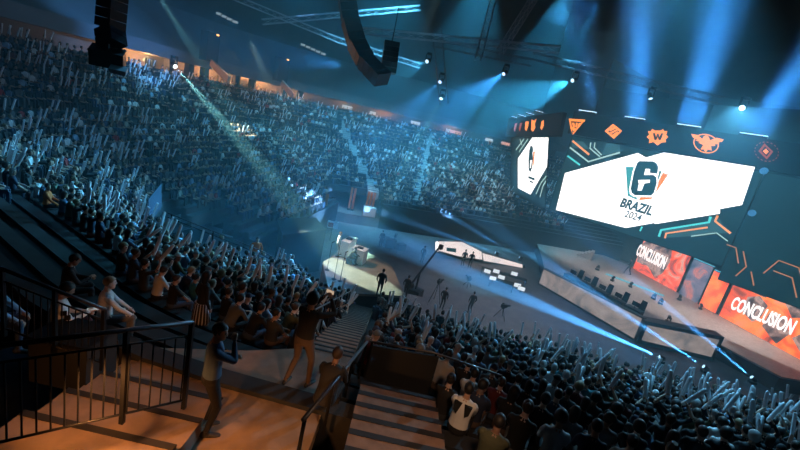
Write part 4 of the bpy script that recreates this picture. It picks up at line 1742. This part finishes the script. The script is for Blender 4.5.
MB().box((0, 0, 1.03), (1.5, .7, .06)).build('top', WHITE, t)
c = at(322, 215, Y=38.0)
t = thing('flag_banner', 'slim orange flag on a pole at the foot of the left stand', 'flag', (c.x, c.y, 0))
MB().tube([(0, 0, 0), (0, 0, 4.2)], .03, 6).build('pole', STEEL, t)
MB().box((.18, 0, 2.9), (.32, .03, 2.4)).build('cloth', mat('orange banner', (0, 0, 0)), t)
c = at(333, 224, Y=36.5)
t = thing('placard', 'small red and white placard on the floor beside the orange flag', 'sign', (c.x, c.y, 0))
MB().box((0, 0, 1.6), (1.0, .05, .7)).build('board', WHITE, t)
MB().box((-.2, -.035, 1.55), (.5, .02, .45)).build('red_field', mat('red paint', (.45, .05, .05), .6), t)
MB().box((0, 0, .65), (.06, .06, 1.3)).build('post', BLACKM, t)

# floor crew and cameras
crew = [((404, 298), .55, -20, 'camera operator in black standing at the tall camera crane', 'black'), ((441, 309), 0, -30, 'crew member in dark clothes behind the front rail, beside the tripod camera', 'charcoal'),
        ((469, 313), 0, 15, 'lone crew member in black standing on the grey floor below the right block', 'black'), ((378, 296), 2.3, -5, 'dark figure standing at the foot of the aisle stairs', 'black'),
        ((421, 263), 0, -40, 'dark figure standing left of the bright opposite fascia', 'black'), ((462, 266), 0, 10, 'first of two dark figures in front of the bright fascia', 'black'),
        ((469, 268), 0, -10, 'second of two dark figures in front of the bright fascia', 'charcoal'), ((380, 247), 0, 30, 'dark figure beside the cases on the far floor', 'black')]
for (px, py), z, rz, lb, top in crew:
    p = at(px, py, z=z)
    if z == .55:
        t = thing('camera_riser', 'low black riser under the camera operator', 'platform', (p.x, p.y, 0))
        under(MB().box((p.x, p.y, .25), (2.6, 1.8, .5)).build('base', BLACK), t)
        under(MB().box((p.x, p.y, .525), (2.6, 1.8, .05)).build('top', FLOORM), t)
    person('stand', p, radians(rz), 1, top, 'black', 'short', 'black', lb, None, .024)


def tripod(name, label, p, h, rz, cam_=True, reach=.5):
    t = thing(name, label, 'camera', p, rz)
    for k in range(3):
        a = 2 * pi * k / 3
        MB().tube([(reach * cos(a), reach * sin(a), 0), (.06 * cos(a), .06 * sin(a), h)], .022, 6).build('leg', BLACKM, t)
    MB().box((0, 0, h + .04), (.16, .16, .08)).build('head', BLACKM, t)
    if cam_:
        b = MB().box((0, .05, h + .22), (.20, .50, .26)).build('camera_body', BLACKM, t)
        MB().lathe([(.07, 0), (.085, .30), (.08, .31)], 10, (0, .30, h + .22), 0, Vector((0, 1, 0)).to_track_quat('Z', 'Y').to_matrix()).build('lens', BLACKM, b)
        MB().box((0, -.1, h + .42), (.1, .14, .1)).build('viewfinder', BLACKM, t)
    return t


tripod('tripod_camera', 'tripod camera on the floor beside the crew member behind the front rail', at(434, 302, z=0), 1.5, radians(-30))
tripod('tripod_camera', 'low tripod camera on the grey floor, right of the lone crew member', at(500, 318, z=0), .8, radians(-60))
tripod('tripod_camera', 'small camera dolly alone in the middle of the grey floor', at(467, 287, z=0), .6, radians(20), True, .4)
tripod('tripod_camera', 'tripod camera among the cases on the far floor', at(392, 252, z=0), 1.5, radians(-10))
p = at(414, 296, z=0)
t = thing('camera_crane', 'tall dark camera crane rising beside the camera operator', 'crane', p, radians(-25))
MB().box((0, 0, .3), (1.0, 1.0, .6)).build('base', BLACKM, t)
MB().bar((0, 0, .6), (0, 0, 1.9), .12).build('column', BLACKM, t)
MB().bar((0, -1.2, 1.3), (0, 3.2, 3.6), .11, .14).build('boom', BLACKM, t)
MB().box((0, -1.25, 1.25), (.35, .4, .35)).build('counterweight', BLACKM, t)
MB().box((0, 3.25, 3.4), (.3, .4, .35)).build('camera_body', BLACKM, t)
for i, (px, py, s_) in enumerate(((384, 243, .8), (389, 247, 1.0), (400, 250, .8))):
    p = at(px, py, z=0)
    t = thing('equipment_case', 'dark case on the far floor, %s from the side stage' % ordinal(i + 1), 'case', p, radians(20 * i), 'cases on the far floor')
    MB().box((0, 0, .4 * s_), (1.1 * s_, .7 * s_, .8 * s_)).build('body', BLACK, t)
    MB().box((0, 0, .83 * s_), (1.14 * s_, .74 * s_, .06)).build('lid', BLACKM, t)

# production tables with lit monitors
SCRM = led('monitor glow', (.70, .85, .95), 1.1)
pc = at(498, 284, z=0)
for i, (px, py) in enumerate(((491, 278), (500, 288), (513, 284))):
    p = at(px, py, z=0)
    t = thing('production_table', 'black production table on the floor with bright monitors, %s from the crane' % ordinal(i + 1), 'table', p, radians(-14), 'production tables')
    MB().box((0, 0, .74), (2.2, .8, .05)).build('table_top', BLACK, t)
    for sx in (1, -1):
        MB().box((sx * 1.02, 0, .36), (.05, .7, .72)).build('leg', BLACKM, t)
mons = [(487, 272.5), (496, 272.5), (492.5, 279.5), (501, 278.5), (514, 275), (517, 286.5), (521, 290)]
for i, (px, py) in enumerate(mons):
    p = at(px, py, z=1.0)
    t = thing('monitor', 'bright monitor on the production tables, %s from the crane side' % ordinal(i + 1), 'monitor', (p.x, p.y, .765), radians(-14 + (i % 3) * 8), 'bright monitors on the floor')
    MB().box((0, .04, .02), (.24, .2, .02)).build('foot', BLACKM, t)
    MB().box((0, .06, .12), (.05, .04, .2)).build('stem', BLACKM, t)
    MB().box((0, .03, .36), (.62, .04, .38)).build('case', BLACKM, t)
    MB().box((0, 0, .36), (.58, .02, .34)).build('screen', SCRM, t)

# players' desks behind the fascia
fd_ = (fr - fl).normalized()
fn = Vector((-fd_.y, fd_.x, 0))
if fn.dot(fl) < 0:
    fn = -fn
L = (fr - fl).length
for i in range(5):
    c = fl + fd_ * (L * (.22 + .155 * i)) + fn * 1.5
    rz = atan2(fd_.y, fd_.x)
    t = thing('player_desk', 'dark player desk behind the LED fascia, %s from its far end' % ordinal(i + 1), 'desk', (c.x, c.y, DZ), rz, 'player desks on the stage')
    MB().box((0, 0, .72), (1.35, .75, .05)).build('desk_top', BLACKM, t)
    for sx in (1, -1):
        MB().box((sx * .64, 0, .35), (.05, .7, .7)).build('leg', BLACKM, t)
    MB().box((0, .3, .45), (1.3, .03, .5)).build('modesty_panel', BLACK, t)
    t2 = thing('monitor', 'monitor on the player desk, %s from the far end of the fascia' % ordinal(i + 1), 'monitor', (c.x, c.y, DZ + .745), rz, 'player monitors')
    MB().box((0, -.05, .01), (.26, .2, .02)).build('foot', BLACKM, t2)
    MB().box((0, -.03, .12), (.05, .04, .2)).build('stem', BLACKM, t2)
    MB().box((0, 0, .36), (.62, .04, .37)).build('case', BLACKM, t2)
    MB().box((0, .025, .36), (.58, .012, .33)).build('screen', led('player screen', (.10, .30, .36), .8), t2)
    c2 = c + fn * 1.0
    t3 = thing('gaming_chair', 'black gaming chair behind the player desk, %s from the far end' % ordinal(i + 1), 'chair', (c2.x, c2.y, DZ), rz + pi, 'gaming chairs on the stage')
    MB().box((0, 0, .46), (.52, .52, .10)).build('seat', BLACK, t3)
    MB().sheet([(-.26, -.26, .5), (.26, -.26, .5), (.22, -.38, 1.3), (-.22, -.38, 1.3)], (0, .08, 0)).build('backrest', BLACK, t3)
    MB().tube([(0, 0, .04), (0, 0, .42)], .035, 8).build('column', BLACKM, t3)
    mb = MB()
    for k in range(5):
        mb.bar((0, 0, .06), (.30 * cos(k * 1.257), .30 * sin(k * 1.257), .04), .05)
    mb.build('base', BLACKM, t3)
    for sx in (1, -1):
        MB().box((sx * .29, 0, .68), (.06, .30, .04)).build('armrest', BLACK, t3)
# cyan light strip along the front of the deck, glass screens
e0, e1 = at(606, 274, z=DZ), at(664, 296, z=DZ)
mb = MB()
d = (e1 - e0).normalized()
n = Vector((-d.y, d.x, 0))
mb.sheet([e0 - n * .35, e1 - n * .35, e1 + n * .35, e0 + n * .35], (0, 0, .04))
tag(mb.build('floor_light_strip', led('cyan floor light', (.10, .50, .66), .9)), 'glowing cyan light strip let into the stage floor behind the players', 'stage light')
# stage fixtures along the deck
for i, (px, py) in enumerate(((597, 270), (612, 281), (630, 287), (653, 299), (660, 304), (679, 300), (700, 309), (668, 322))):
    p = at(px, py, z=DZ)
    t = thing('moving_head', 'small black moving head lamp on the stage floor, %s from the far end' % ordinal(i + 1), 'stage light', p, i * .7, 'moving heads on the stage')
    MB().box((0, 0, .08), (.36, .30, .16)).build('base', BLACKM, t)
    for sx in (1, -1):
        MB().box((sx * .16, 0, .30), (.04, .10, .30)).build('yoke_arm', BLACKM, t)
    MB().lathe([(.08, -.16), (.12, -.10), (.13, .12), (.11, .18)], 10, (0, 0, .42), 0, Matrix.Rotation(.7, 3, 'X')).build('head', BLACKM, t)
# presenter walking
p = at(627, 274, z=DZ)
POSES['walk'] = dict(seat=0, lean=.06, hr=(.22, .18, -.48), hl=(-.22, -.14, -.50), grip=0, yaw=0., pit=.05, says='', stride=.30, spread=.08)
person('walk', p, radians(70), 1, 'black', 'black', 'short', 'black', 'presenter in black walking across the stage before the small CONCLUSION panel', None, .024, scale=1.08)
# steps and curved frame at the far end of the stage
p = at(579, 255, z=DZ)
t = thing('stage_steps', 'pale steps with bright edges at the far end of the stage', 'steps', p, radians(-30))
for k in range(5):
    MB().box((k * .34, 0, .12 + k * .1), (.34, 1.6, .24 + k * .2)).build('step', DECKM, t)
    MB().box((k * .34 - .17, 0, .24 + k * .2), (.03, 1.6, .03)).build('step_light', led('step light', (.35, .5, .55), .7), t)
pts = [at(x, y, Y=55) for x, y in ((522, 245), (536, 233), (545, 228), (560, 231), (583, 240))]
t = thing('arched_frame', 'thin pale arched truss frame at the far end of the stage', 'truss', (pts[2].x, pts[2].y, 0))
under(MB().tube(pts, .09, 6).build('arch_bar', mat('pale metal', (.45, .5, .5), .4, .3)), t)
for q in (pts[0], pts[-1]):
    under(MB().tube([(q.x, q.y, 0), q], .08, 6).build('leg', BLACKM), t)
#__PART7__

crowd()

# ------------------------------------------------------------------ things under the roof
def truss(name, label, a, b, w=.5, n=None, mat_=None, cat='truss'):
    a, b = Vector(a), Vector(b)
    d = (b - a)
    L = d.length
    d.normalize()
    u = Vector((0, 0, 1)) if abs(d.z) < .9 else Vector((0, 1, 0))
    x = d.cross(u).normalized() * w / 2
    y = x.cross(d).normalized() * w / 2
    t = thing(name, label, cat, (a + b) / 2)
    m_ = mat_ or mat('truss metal', (.16, .17, .18), .45, .7)
    mb = MB()
    cs = [(-x - y), (x - y), (x + y), (-x + y)]
    for c in cs:
        under(MB().tube([a + c, b + c], .035, 6).build('chord', m_), t)
    n = n or max(3, int(L / w))
    for i in range(n):
        p, q = a + d * (L * i / n), a + d * (L * (i + 1) / n)
        for j in range(4):
            c0, c1 = cs[j], cs[(j + 1) % 4]
            mb.bar(p + (c0 if i % 2 else c1), q + (c1 if i % 2 else c0), .028)
    under(mb.build('lacing', m_), t)
    return t


def hung_head(label, p, target, lens_col, ls, scale=1., top=None):
    """moving head lamp hanging from a truss, its lens turned to the target"""
    p, target = Vector(p), Vector(target)
    t = thing('moving_head', label, 'stage light', p, 0, None)
    q = (target - p).normalized().to_track_quat('Z', 'Y').to_matrix()
    s = scale
    under(MB().box(p + Vector((0, 0, .52 * s)), (.36 * s, .32 * s, .16 * s)).build('base', BLACKM), t)
    for sx in (1, -1):
        under(MB().box(p + Vector((sx * .20 * s, 0, .24 * s)), (.05 * s, .12 * s, .50 * s)).build('yoke_arm', BLACKM), t)
    h = under(MB().lathe([(.08 * s, -.26 * s), (.15 * s, -.18 * s), (.16 * s, .12 * s), (.14 * s, .20 * s)], 12, p, 0, q).build('head', BLACKM), t)
    o = MB().lathe([(.135 * s, .20 * s), (.12 * s, .225 * s), (.05 * s, .235 * s)], 12, p, 0, q).build('lens', led('lamp lens %s' % (lens_col,), lens_col, ls))
    o.parent = h
    return t


def spot(p, target, power, angle, col, blend=.4, size=.12, name='spot'):
    d = bpy.data.lights.new(name, 'SPOT')
    d.energy = power
    d.spot_size = radians(angle)
    d.spot_blend = blend
    d.color = col
    d.shadow_soft_size = size
    o = bpy.data.objects.new(name, d)
    COL.objects.link(o)
    p, target = Vector(p), Vector(target)
    o.location = p
    o.rotation_euler = (target - p).to_track_quat('-Z', 'Y').to_euler()
    return o


def area(p, target, power, sx, sy, col, spread=180, name='wash', xaxis=None):
    d = bpy.data.lights.new(name, 'AREA')
    d.shape = 'RECTANGLE'
    d.size, d.size_y = sx, sy
    d.energy = power
    d.color = col
    d.spread = radians(spread)
    o = bpy.data.objects.new(name, d)
    COL.objects.link(o)
    p, target = Vector(p), Vector(target)
    z = (p - target).normalized()
    if xaxis is None:
        o.rotation_euler = (target - p).to_track_quat('-Z', 'Y').to_euler()
        o.location = p
    else:
        y = z.cross(Vector(xaxis)).normalized()
        x = y.cross(z).normalized()
        R = Matrix((x, y, z)).transposed().to_4x4()
        R.translation = p
        o.matrix_world = R
    return o


def point(p, power, col, size=.3):
    d = bpy.data.lights.new('lamp', 'POINT')
    d.energy = power
    d.color = col
    d.shadow_soft_size = size
    o = bpy.data.objects.new('lamp', d)
    COL.objects.link(o)
    o.location = p
    return o


CYAN, BLUE, WARM, COOL = (.10, .58, .95), (.09, .40, 1.), (1., .46, .16), (.72, .90, 1.)

truss('lighting_truss', 'long lighting truss sloping over the stage in front of the header', at(532, 56, Y=38), at(722, 101, Y=35.5), .55)
truss('lighting_truss', 'lighting truss between the upright truss and the stage truss', at(432, 43, Y=40), at(532, 63, Y=38.2), .55)
truss('upright_truss', 'dark upright truss hanging over the far stand with three lamps', at(437, 30, Y=40), at(444, 104, Y=40), .8)
for i, (a, b) in enumerate((((226, -6), (338, 40)), ((338, 40), (420, 66)), ((262, 22), (420, 8)), ((495, -8), (478, 60)), ((538, -8), (500, 52)), ((355, 30), (560, 50)))):
    truss('roof_truss', 'pale steel roof truss, %s across the dark ceiling' % ordinal(i + 1), at(*a, Y=46 if i < 3 else 40), at(*b, Y=50 if i < 3 else 38), .5, 16, mat('blue steel', (.40, .46, .52), .6, .1))

# line arrays: stacks of cabinets on a curve
def array(label, pts, w, dp, n, rz):
    t = thing('line_array_speaker', label, 'loudspeaker', pts[0])
    P = [Vector(p) for p in pts]
    L = [0]
    for a, b in zip(P, P[1:]):
        L.append(L[-1] + (b - a).length)
    for i in range(n):
        s_ = (i + .5) / n * L[-1]
        for j in range(len(P) - 1):
            if s_ <= L[j + 1]:
                d = (P[j + 1] - P[j]).normalized()
                c = P[j] + d * (s_ - L[j])
                break
        x = Vector((cos(rz), sin(rz), 0))
        y = d.cross(x).normalized()
        x = y.cross(d).normalized()
        R = Matrix((x, y, d)).transposed()
        under(MB().box(c, (w, dp, L[-1] / n * .93), 0, 0, R).build('cabinet', BLACKM), t)
    under(MB().bar(P[0], P[0] + Vector((0, 0, 2.5)), .08).build('hanging_frame', BLACKM), t)
    return t


array('long curved black line array hanging in the middle of the hall', [at(345, -14, Y=33), at(350, 20, Y=33), at(357, 45, Y=32.6), at(366, 62, Y=31.9), at(383, 80, Y=30.8)], 1.25, 1.0, 14, .3)
array('short straight black line array right of the long curved one', [at(392, 42, Y=34), at(388, 73, Y=33.8)], 1.2, .8, 6, .2)
array('black line array hanging over the left stand near the camera', [at(114, -20, Y=15), at(110, 30, Y=15), at(112, 46, Y=14.8)], .75, .6, 7, -.3)
p = at(108, 57, Y=14.7)
t = thing('hanging_speaker', 'wide black speaker cluster with pale lower edge under the left line array', 'loudspeaker', p)
mb = MB()
R = Matrix.Rotation(.5, 3, 'Z') @ Matrix.Rotation(.35, 3, 'X')
under(MB().box(p, (1.0, .7, .55), 0, 0, R).build('cabinet', BLACKM), t)
under(MB().box(p + Vector((.55, -.2, -.35)), (.5, .5, .16), 0, 0, R).build('pale_foot', mat('pale grey', (.3, .32, .35), .6)), t)
under(MB().bar(p, p + Vector((0, 0, 3)), .06).build('cable', BLACKM), t)

# lamps whose beams show in the haze
HEADS = [((428, 61), (398, 75), 39.5, 26, 900, CYAN, 'first lamp on the upright truss, turned away from its lower two'),
         ((441, 81), (408, 112), 39.6, 20, 1800, BLUE, 'middle lamp on the upright truss throwing a blue beam'),
         ((442, 97), (409, 158), 39.7, 9, 3600, (.45, 1., .85), 'lowest lamp on the upright truss throwing a greenish beam'),
         ((505, 73), (455, 108), 37.8, 28, 3600, BLUE, 'lamp on the short truss throwing a blue beam towards the far stand'),
         ((574, 80), (512, 104), 37.2, 30, 5200, CYAN, 'lamp on the stage truss throwing a wide blue beam to the left'),
         ((650, 96), (656, 132), 36.2, 40, 200, CYAN, 'lamp on the stage truss pointing down at the header')]
for (a, b, Y, ang, pw, col, lb) in HEADS:
    p = at(*a, Y=Y)
    tq = at(*b, Y=Y - (5 if a[0] < 600 else 1.5))
    hung_head(lb, p, tq, tuple(min(1, c * .6 + .4) for c in col), 2.2, 1.2)
    dirv = (tq - p).normalized()
    spot(p + dirv * .45, tq, pw * 15, ang, col, .6, .08)
# lamp shining straight at the seats
p = at(742, 108, Y=35.2)
hung_head('lamp over the header shining straight at the seats', p, (0, 0, EYE), (.55, .80, 1.), 9, 1.4)
spot(p + (Vector((0, 0, EYE)) - p).normalized() * .6, (8, 11, 6.5), 24000, 40, (.24, .66, 1.), .6, .1)
# follow spot from the left stand onto the side stage
p = at(174, 65, Y=37.5)
tq = at(345, 262, z=DJZ + .4)
hung_head('follow spot at the back of the left stand throwing a pale green beam', p, tq, (.8, 1., .95), 6, 1.3)
spot(p + (tq - p).normalized() * .5, tq, 230000, 6.0, (.62, 1., .88), .35, .06)
# white light for the presenters
spot(at(250, 40, Y=26), tq + Vector((.3, .2, 0)), 9000, 20, (1., .86, .70), .4, .1)
# beam entering from above on the left
p = at(140, -34, Y=30)
spot(p, at(236, 118, Y=40), 150000, 7, (.60, .95, .88), .6, .15)

# upward washes on the header
for (s_, tilt) in BARS:
    p = MP(s_, 17.78, -.13)
    tgt = p + Vector((D0.x * tilt, D0.y * tilt, 1)) * 10 + MAIN.n * 1.0
    area(p, tgt, 4800, 1.9, .6, (.10, .38, 1.), 22, 'header wash', (D0.x, D0.y, 0))

# four small bars with slim beams on the side header
for i, (px, py) in enumerate(((515, 118), (522, 116.3), (530, 114.4), (539, 112.3))):
    Yb = 56 - i * 2.6
    p = at(px, py, Y=Yb)
    t = thing('wash_bar', 'small white-lit bar with a slim beam on the side header, %s from its far end' % ordinal(i + 1), 'stage light', p, .3, 'bars on the side header')
    MB().box((0, 0, 0), (1.1, .22, .14)).build('housing', BLACKM, t)
    MB().box((0, 0, .09), (1.0, .18, .05)).build('lens', led('wash lens', (0, 0, 0)), t)
    tq = at(px - 62, py - 27, Y=Yb - 4)
    spot(p + (tq - p).normalized() * .5, tq, 26000, 5, BLUE, .6, .15)

# beams from the floor before the stage, thrown low across the arena
LOW = [((497, 253), (380, 212), 5, 1000), ((521, 258), (440, 210), 5, 1300), ((662, 358), (430, 258), 6.5, 4200), ((706, 368), (478, 217), 4.5, 3000), ((754, 379), (600, 250), 4.5, 2200), ((806, 392), (690, 290), 4.5, 1800)]
for i, (a, b, ang, pw) in enumerate(LOW):
    p = at(*a, z=.35)
    d_ = ray(*b)
    t_ = min((2.0 - EYE) / d_[2], 47 / d_[1])
    if i > 2:
        t_ = (p.y + (5.5, 5, 5)[i - 3]) / d_[1]
    far_ = Vector((d_[0] * t_, d_[1] * t_, EYE + d_[2] * t_))
    t = thing('floor_beam_lamp', 'floor lamp throwing a narrow blue beam across the arena, %s towards the stage' % ordinal(i + 1), 'stage light', (p.x, p.y, 0), 0, 'floor beam lamps')
    under(MB().box((p.x, p.y, .08), (.42, .36, .16)).build('base', BLACKM), t)
    q = (far_ - p).normalized()
    R = q.to_track_quat('Z', 'Y').to_matrix()
    h = under(MB().lathe([(.09, -.22), (.15, -.14), (.16, .10), (.14, .18)], 12, p, 0, R).build('head', BLACKM), t)
    o = MB().lathe([(.135, .18), (.12, .20), (.05, .21)], 12, p, 0, R).build('lens', led('lamp lens beam', (.35, .70, 1.), 2))
    o.parent = h
    spot(p + q * .3, far_, pw * 240, ang, (.14, .46, 1.), .5, .05)

# blue pools on the floor
spot((2, 40, 26), at(424, 246, z=0), 30000, 12, BLUE, .5, .1)
spot((12, 38, 26), at(475, 282, z=0), 24000, 14, CYAN, .6, .1)
spot((16, 34, 25), at(560, 312, z=0), 12000, 22, BLUE, .7, .1)

# washes over the stands
spot((-12, 35, 28), (-16, 38, 6), 19000, 70, CYAN, .6, .3)
spot((-5, 46, 30), (-9, 53, 6), 40000, 70, CYAN, .6, .3)
spot((3, 48, 30), (3, 55, 6), 42000, 66, CYAN, .6, .3)
spot((12, 50, 30), (13, 57, 6), 36000, 66, CYAN, .6, .3)
spot((-12, 24, 26), (-17, 17, 8), 10000, 60, (.12, .54, 1.), .9, .3)
spot((10, 22, 25), (9.5, 13.5, 6), 27000, 46, (.18, .62, 1.), .8, .3)  # added unseen lamp, stands in for screen and stage light on the near block
spot((-5, 24, 25), (-4, 13.5, 7), 5000, 40, CYAN, .9, .3)
# lights on the gate, the arena floor, the stage and the upper tier
spot((-1, 34, 24), (-4.5, 45, 2), 9000, 16, (1., .85, .7), .6, .1)  # unseen lamp added to brighten the gate banners
spot((10, 22, 24), (6.5, 27.5, 0), 9000, 40, (.85, .88, 1.), .9, .3)
for s_, tz_, pw in ((3, (24, 46, 1.2), 1500), (8.5, (26.5, 39, 1.2), 2000), (14.5, (29, 32, 1.2), 2200), (19, (30.5, 28.5, 1.2), 1600)):
    spot(MP(s_, 8.6, -2.2), tz_, pw, 105, (.93, .97, 1.), .8, .2)
spot((0, 28, 24), (-34, 44, 17), 4000, 70, CYAN, .9, .3)  # this and the next are unseen, added to bring out the upper tier rows
spot((2, 34, 25), (-14, 70, 17.5), 5000, 70, CYAN, .9, .3)
# blue light on the fascia of the upper tier
spot((-6, 28, 15), at(140, 34, Y=38), 40000, 30, BLUE, .8, .2)
# warm spots without fixtures over the steps and the walkway
spot((-2.4, 3.0, 9.6), (-3.0, 4.6, 7.8), 270, 85, (1., .36, .10), .7, .1)
spot((-1.15, 3.3, 8.7), (-.85, 5.3, 7.6), 125, 80, (1., .38, .11), .8, .1)
spot((1.2, 3.0, 10.9), (.6, 5.4, 8), 210, 70, (1., .55, .30), .8, .15)
spot((-.6, 6.0, 11.8), (-.85, 10.5, 6.3), 260, 34, (1., .62, .42), .8, .15)

# ------------------------------------------------------------------ concourse
def conc(px, py, d, dz):
    """point at distance d outward on the path under a spot of the photo"""
    best = None
    for k in range(len(PATH)):
        if PATH[k][4] < .6:
            continue
        x, y = pos(k, d)
        q = proj((x, y, ZTOP + dz))
        e = hypot(q[0] - px, q[1] - py)
        if best is None or e < best[0]:
            best = (e, k)
    k = best[1]
    return Vector((*pos(k, d), ZTOP + dz)), Vector((PATH[k][2], PATH[k][3], 0))


for (px, py, pw) in ((144, 63, 150), (198, 78, 55), (222, 84, 110), (246, 88, 90), (268, 93, 120), (292, 99, 60), (340, 108, 30), (384, 119, 60), (452, 137, 40)):
    c, n = conc(px, py, DTOP + 1.7, 1.35)
    point(c, pw * 6, (1., .50, .20), .25)
for i, (px, py) in enumerate(((166, 69), (186, 75), (210, 81), (235, 87), (258, 92), (281, 97), (302, 101))):
    c, n = conc(px, py, DTOP + 1.0, 1.0)
    t = MB().box((c.x, c.y, ZTOP + 1.0), (.7, .7, 2.6), 0, atan2(n.y, n.x)).build('column_concourse', CONC)
    struct(t)
for i, (px, py) in enumerate(((152, 62), (237, 83))):
    c, n = conc(px, py, DTOP + 3.2, 1.0)
    t = thing('wall_monitor', 'dark monitor on the orange lit concourse wall, %s from the left line array' % ordinal(i + 1), 'monitor', c, atan2(n.y, n.x) - pi / 2, 'monitors in the concourse')
    MB().box((0, 0, 0), (1.3, .1, .75)).build('case', BLACKM, t)
    MB().box((0, -.06, 0), (1.2, .03, .66)).build('screen', mat('dark screen', (.02, .025, .03), .2), t)
for i, (px, py, w_, c_) in enumerate(((341, 107, 1.6, 'o'), (370, 116, 1.0, 'w'), (345, 124, 1.6, 'w'), (417, 123, 1.6, 'w'), (448, 133, 1.2, 'w'), (459, 129, 2.0, 'p'), (492, 136, 1.4, 'w'), (505, 137, 1.6, 'p'))):
    c, n = conc(px, py, DTOP + .55, 1.0)
    t = thing('lit_sign', 'small %s lit sign at the back of the far stand, %s along it' % ({'o': 'orange', 'w': 'pale', 'p': 'pink'}[c_], ordinal(i + 1)), 'sign', c, atan2(n.y, n.x) - pi / 2)
    MB().box((0, 0, 0), (w_ + .1, .12, .62)).build('case', BLACKM, t)
    MB().box((0, -.07, 0), (w_, .02, .5)).build('face', led('lit sign ' + c_, {'o': (.9, .32, .12), 'w': (.5, .62, .66), 'p': (.75, .42, .36)}[c_], .9), t)
# dark portals of the upper tier with lit stair sides
for i, (px, py, ex, ey) in enumerate(((212, 62, 229, 80), (282, 82, 293, 96))):
    Yp = (46, 55)[i]
    a = at(px, py, Y=Yp)
    t = thing('upper_portal', 'dark stair portal in the upper tier with an amber lamp, %s one' % ('nearer', 'farther')[i], 'portal', (a.x, a.y, a.z), atan2(a.y - 32, a.x - 8) - pi / 2)
    MB().box((0, .6, 1.5), (1.5, 1.2, 3.0)).build('portal_box', BLACK, t)
    MB().box((.4, 0, 2.9), (.3, .1, .14)).build('amber_lamp', led('amber lamp', (1., .45, .12), 3), t)
    b = at(ex, ey, Y=Yp - 3)
    mb = MB()
    mb.bar(a + Vector((.2, -.5, -.1)), b, .25, .7)
    under_ = mb.build('stair_flank', mat('stair flank', (.30, .22, .17), .7))
    under_.parent = t
    under_.matrix_parent_inverse = (Matrix.Translation(t.location) @ Matrix.Rotation(t.rotation_euler.z, 4, 'Z')).inverted()
    point((a + b) / 2 + Vector((1.2, -1.4, 1.0)), 60, (1., .55, .30), .1)
# strips of window light under the roof
for i, (a, b, n_) in enumerate((((219, 14), (235, 22), 4), ((303, 45), (323, 54), 5))):
    for k in range(n_):
        tt = k / (n_ - 1)
        p = at(a[0] + (b[0] - a[0]) * tt, a[1] + (b[1] - a[1]) * tt, Y=(52, 58)[i])
        t = thing('roof_lamp', 'small pale lamp under the roof edge, %s of the %s row' % (ordinal(k + 1), ('nearer', 'farther')[i]), 'lamp', p, .5, 'pale lamps under the roof edge')
        MB().box((0, 0, 0), (.8, .2, .36)).build('housing', BLACKM, t)
        MB().box((0, -.12, 0), (.62, .04, .26)).build('glass', led('pale lamp', (.40, .58, .70), (.5, 1.2)[i]), t)

# ------------------------------------------------------------------ haze
m = bpy.data.materials.new('stage haze')
m.use_nodes = True
nt = m.node_tree
nt.nodes.clear()
out = nt.nodes.new('ShaderNodeOutputMaterial')
vs = nt.nodes.new('ShaderNodeVolumeScatter')
vs.inputs['Color'].default_value = (.42, .84, 1., 1)
vs.inputs['Density'].default_value = .0058
vs.inputs['Anisotropy'].default_value = .25
nt.links.new(vs.outputs[0], out.inputs['Volume'])
m2 = m.copy()
m2.node_tree.nodes['Volume Scatter'].inputs['Density'].default_value = .009
low = MB().box((14, 35.5, 2.35), (40, 33, 4.6)).build('low_haze', m2)  # extra haze added so that the floor beams show more strongly
stuff(low, 'denser low haze added over the arena floor and the stage', 'haze')
mb = MB().box((5, 48, 22.6), (90, 72, 45))
hz = mb.build('haze', m)
stuff(hz, 'thin bluish stage haze filling the whole arena and showing the light beams', 'haze')

w = bpy.data.worlds.new('world')
S.world = w
w.use_nodes = True
w.node_tree.nodes['Background'].inputs[0].default_value = (.02, .05, .08, 1)
w.node_tree.nodes['Background'].inputs[1].default_value = .3
S.view_settings.view_transform = 'Standard'
S.view_settings.look = 'None'
S.view_settings.gamma = 1
S.view_settings.exposure = 0.0
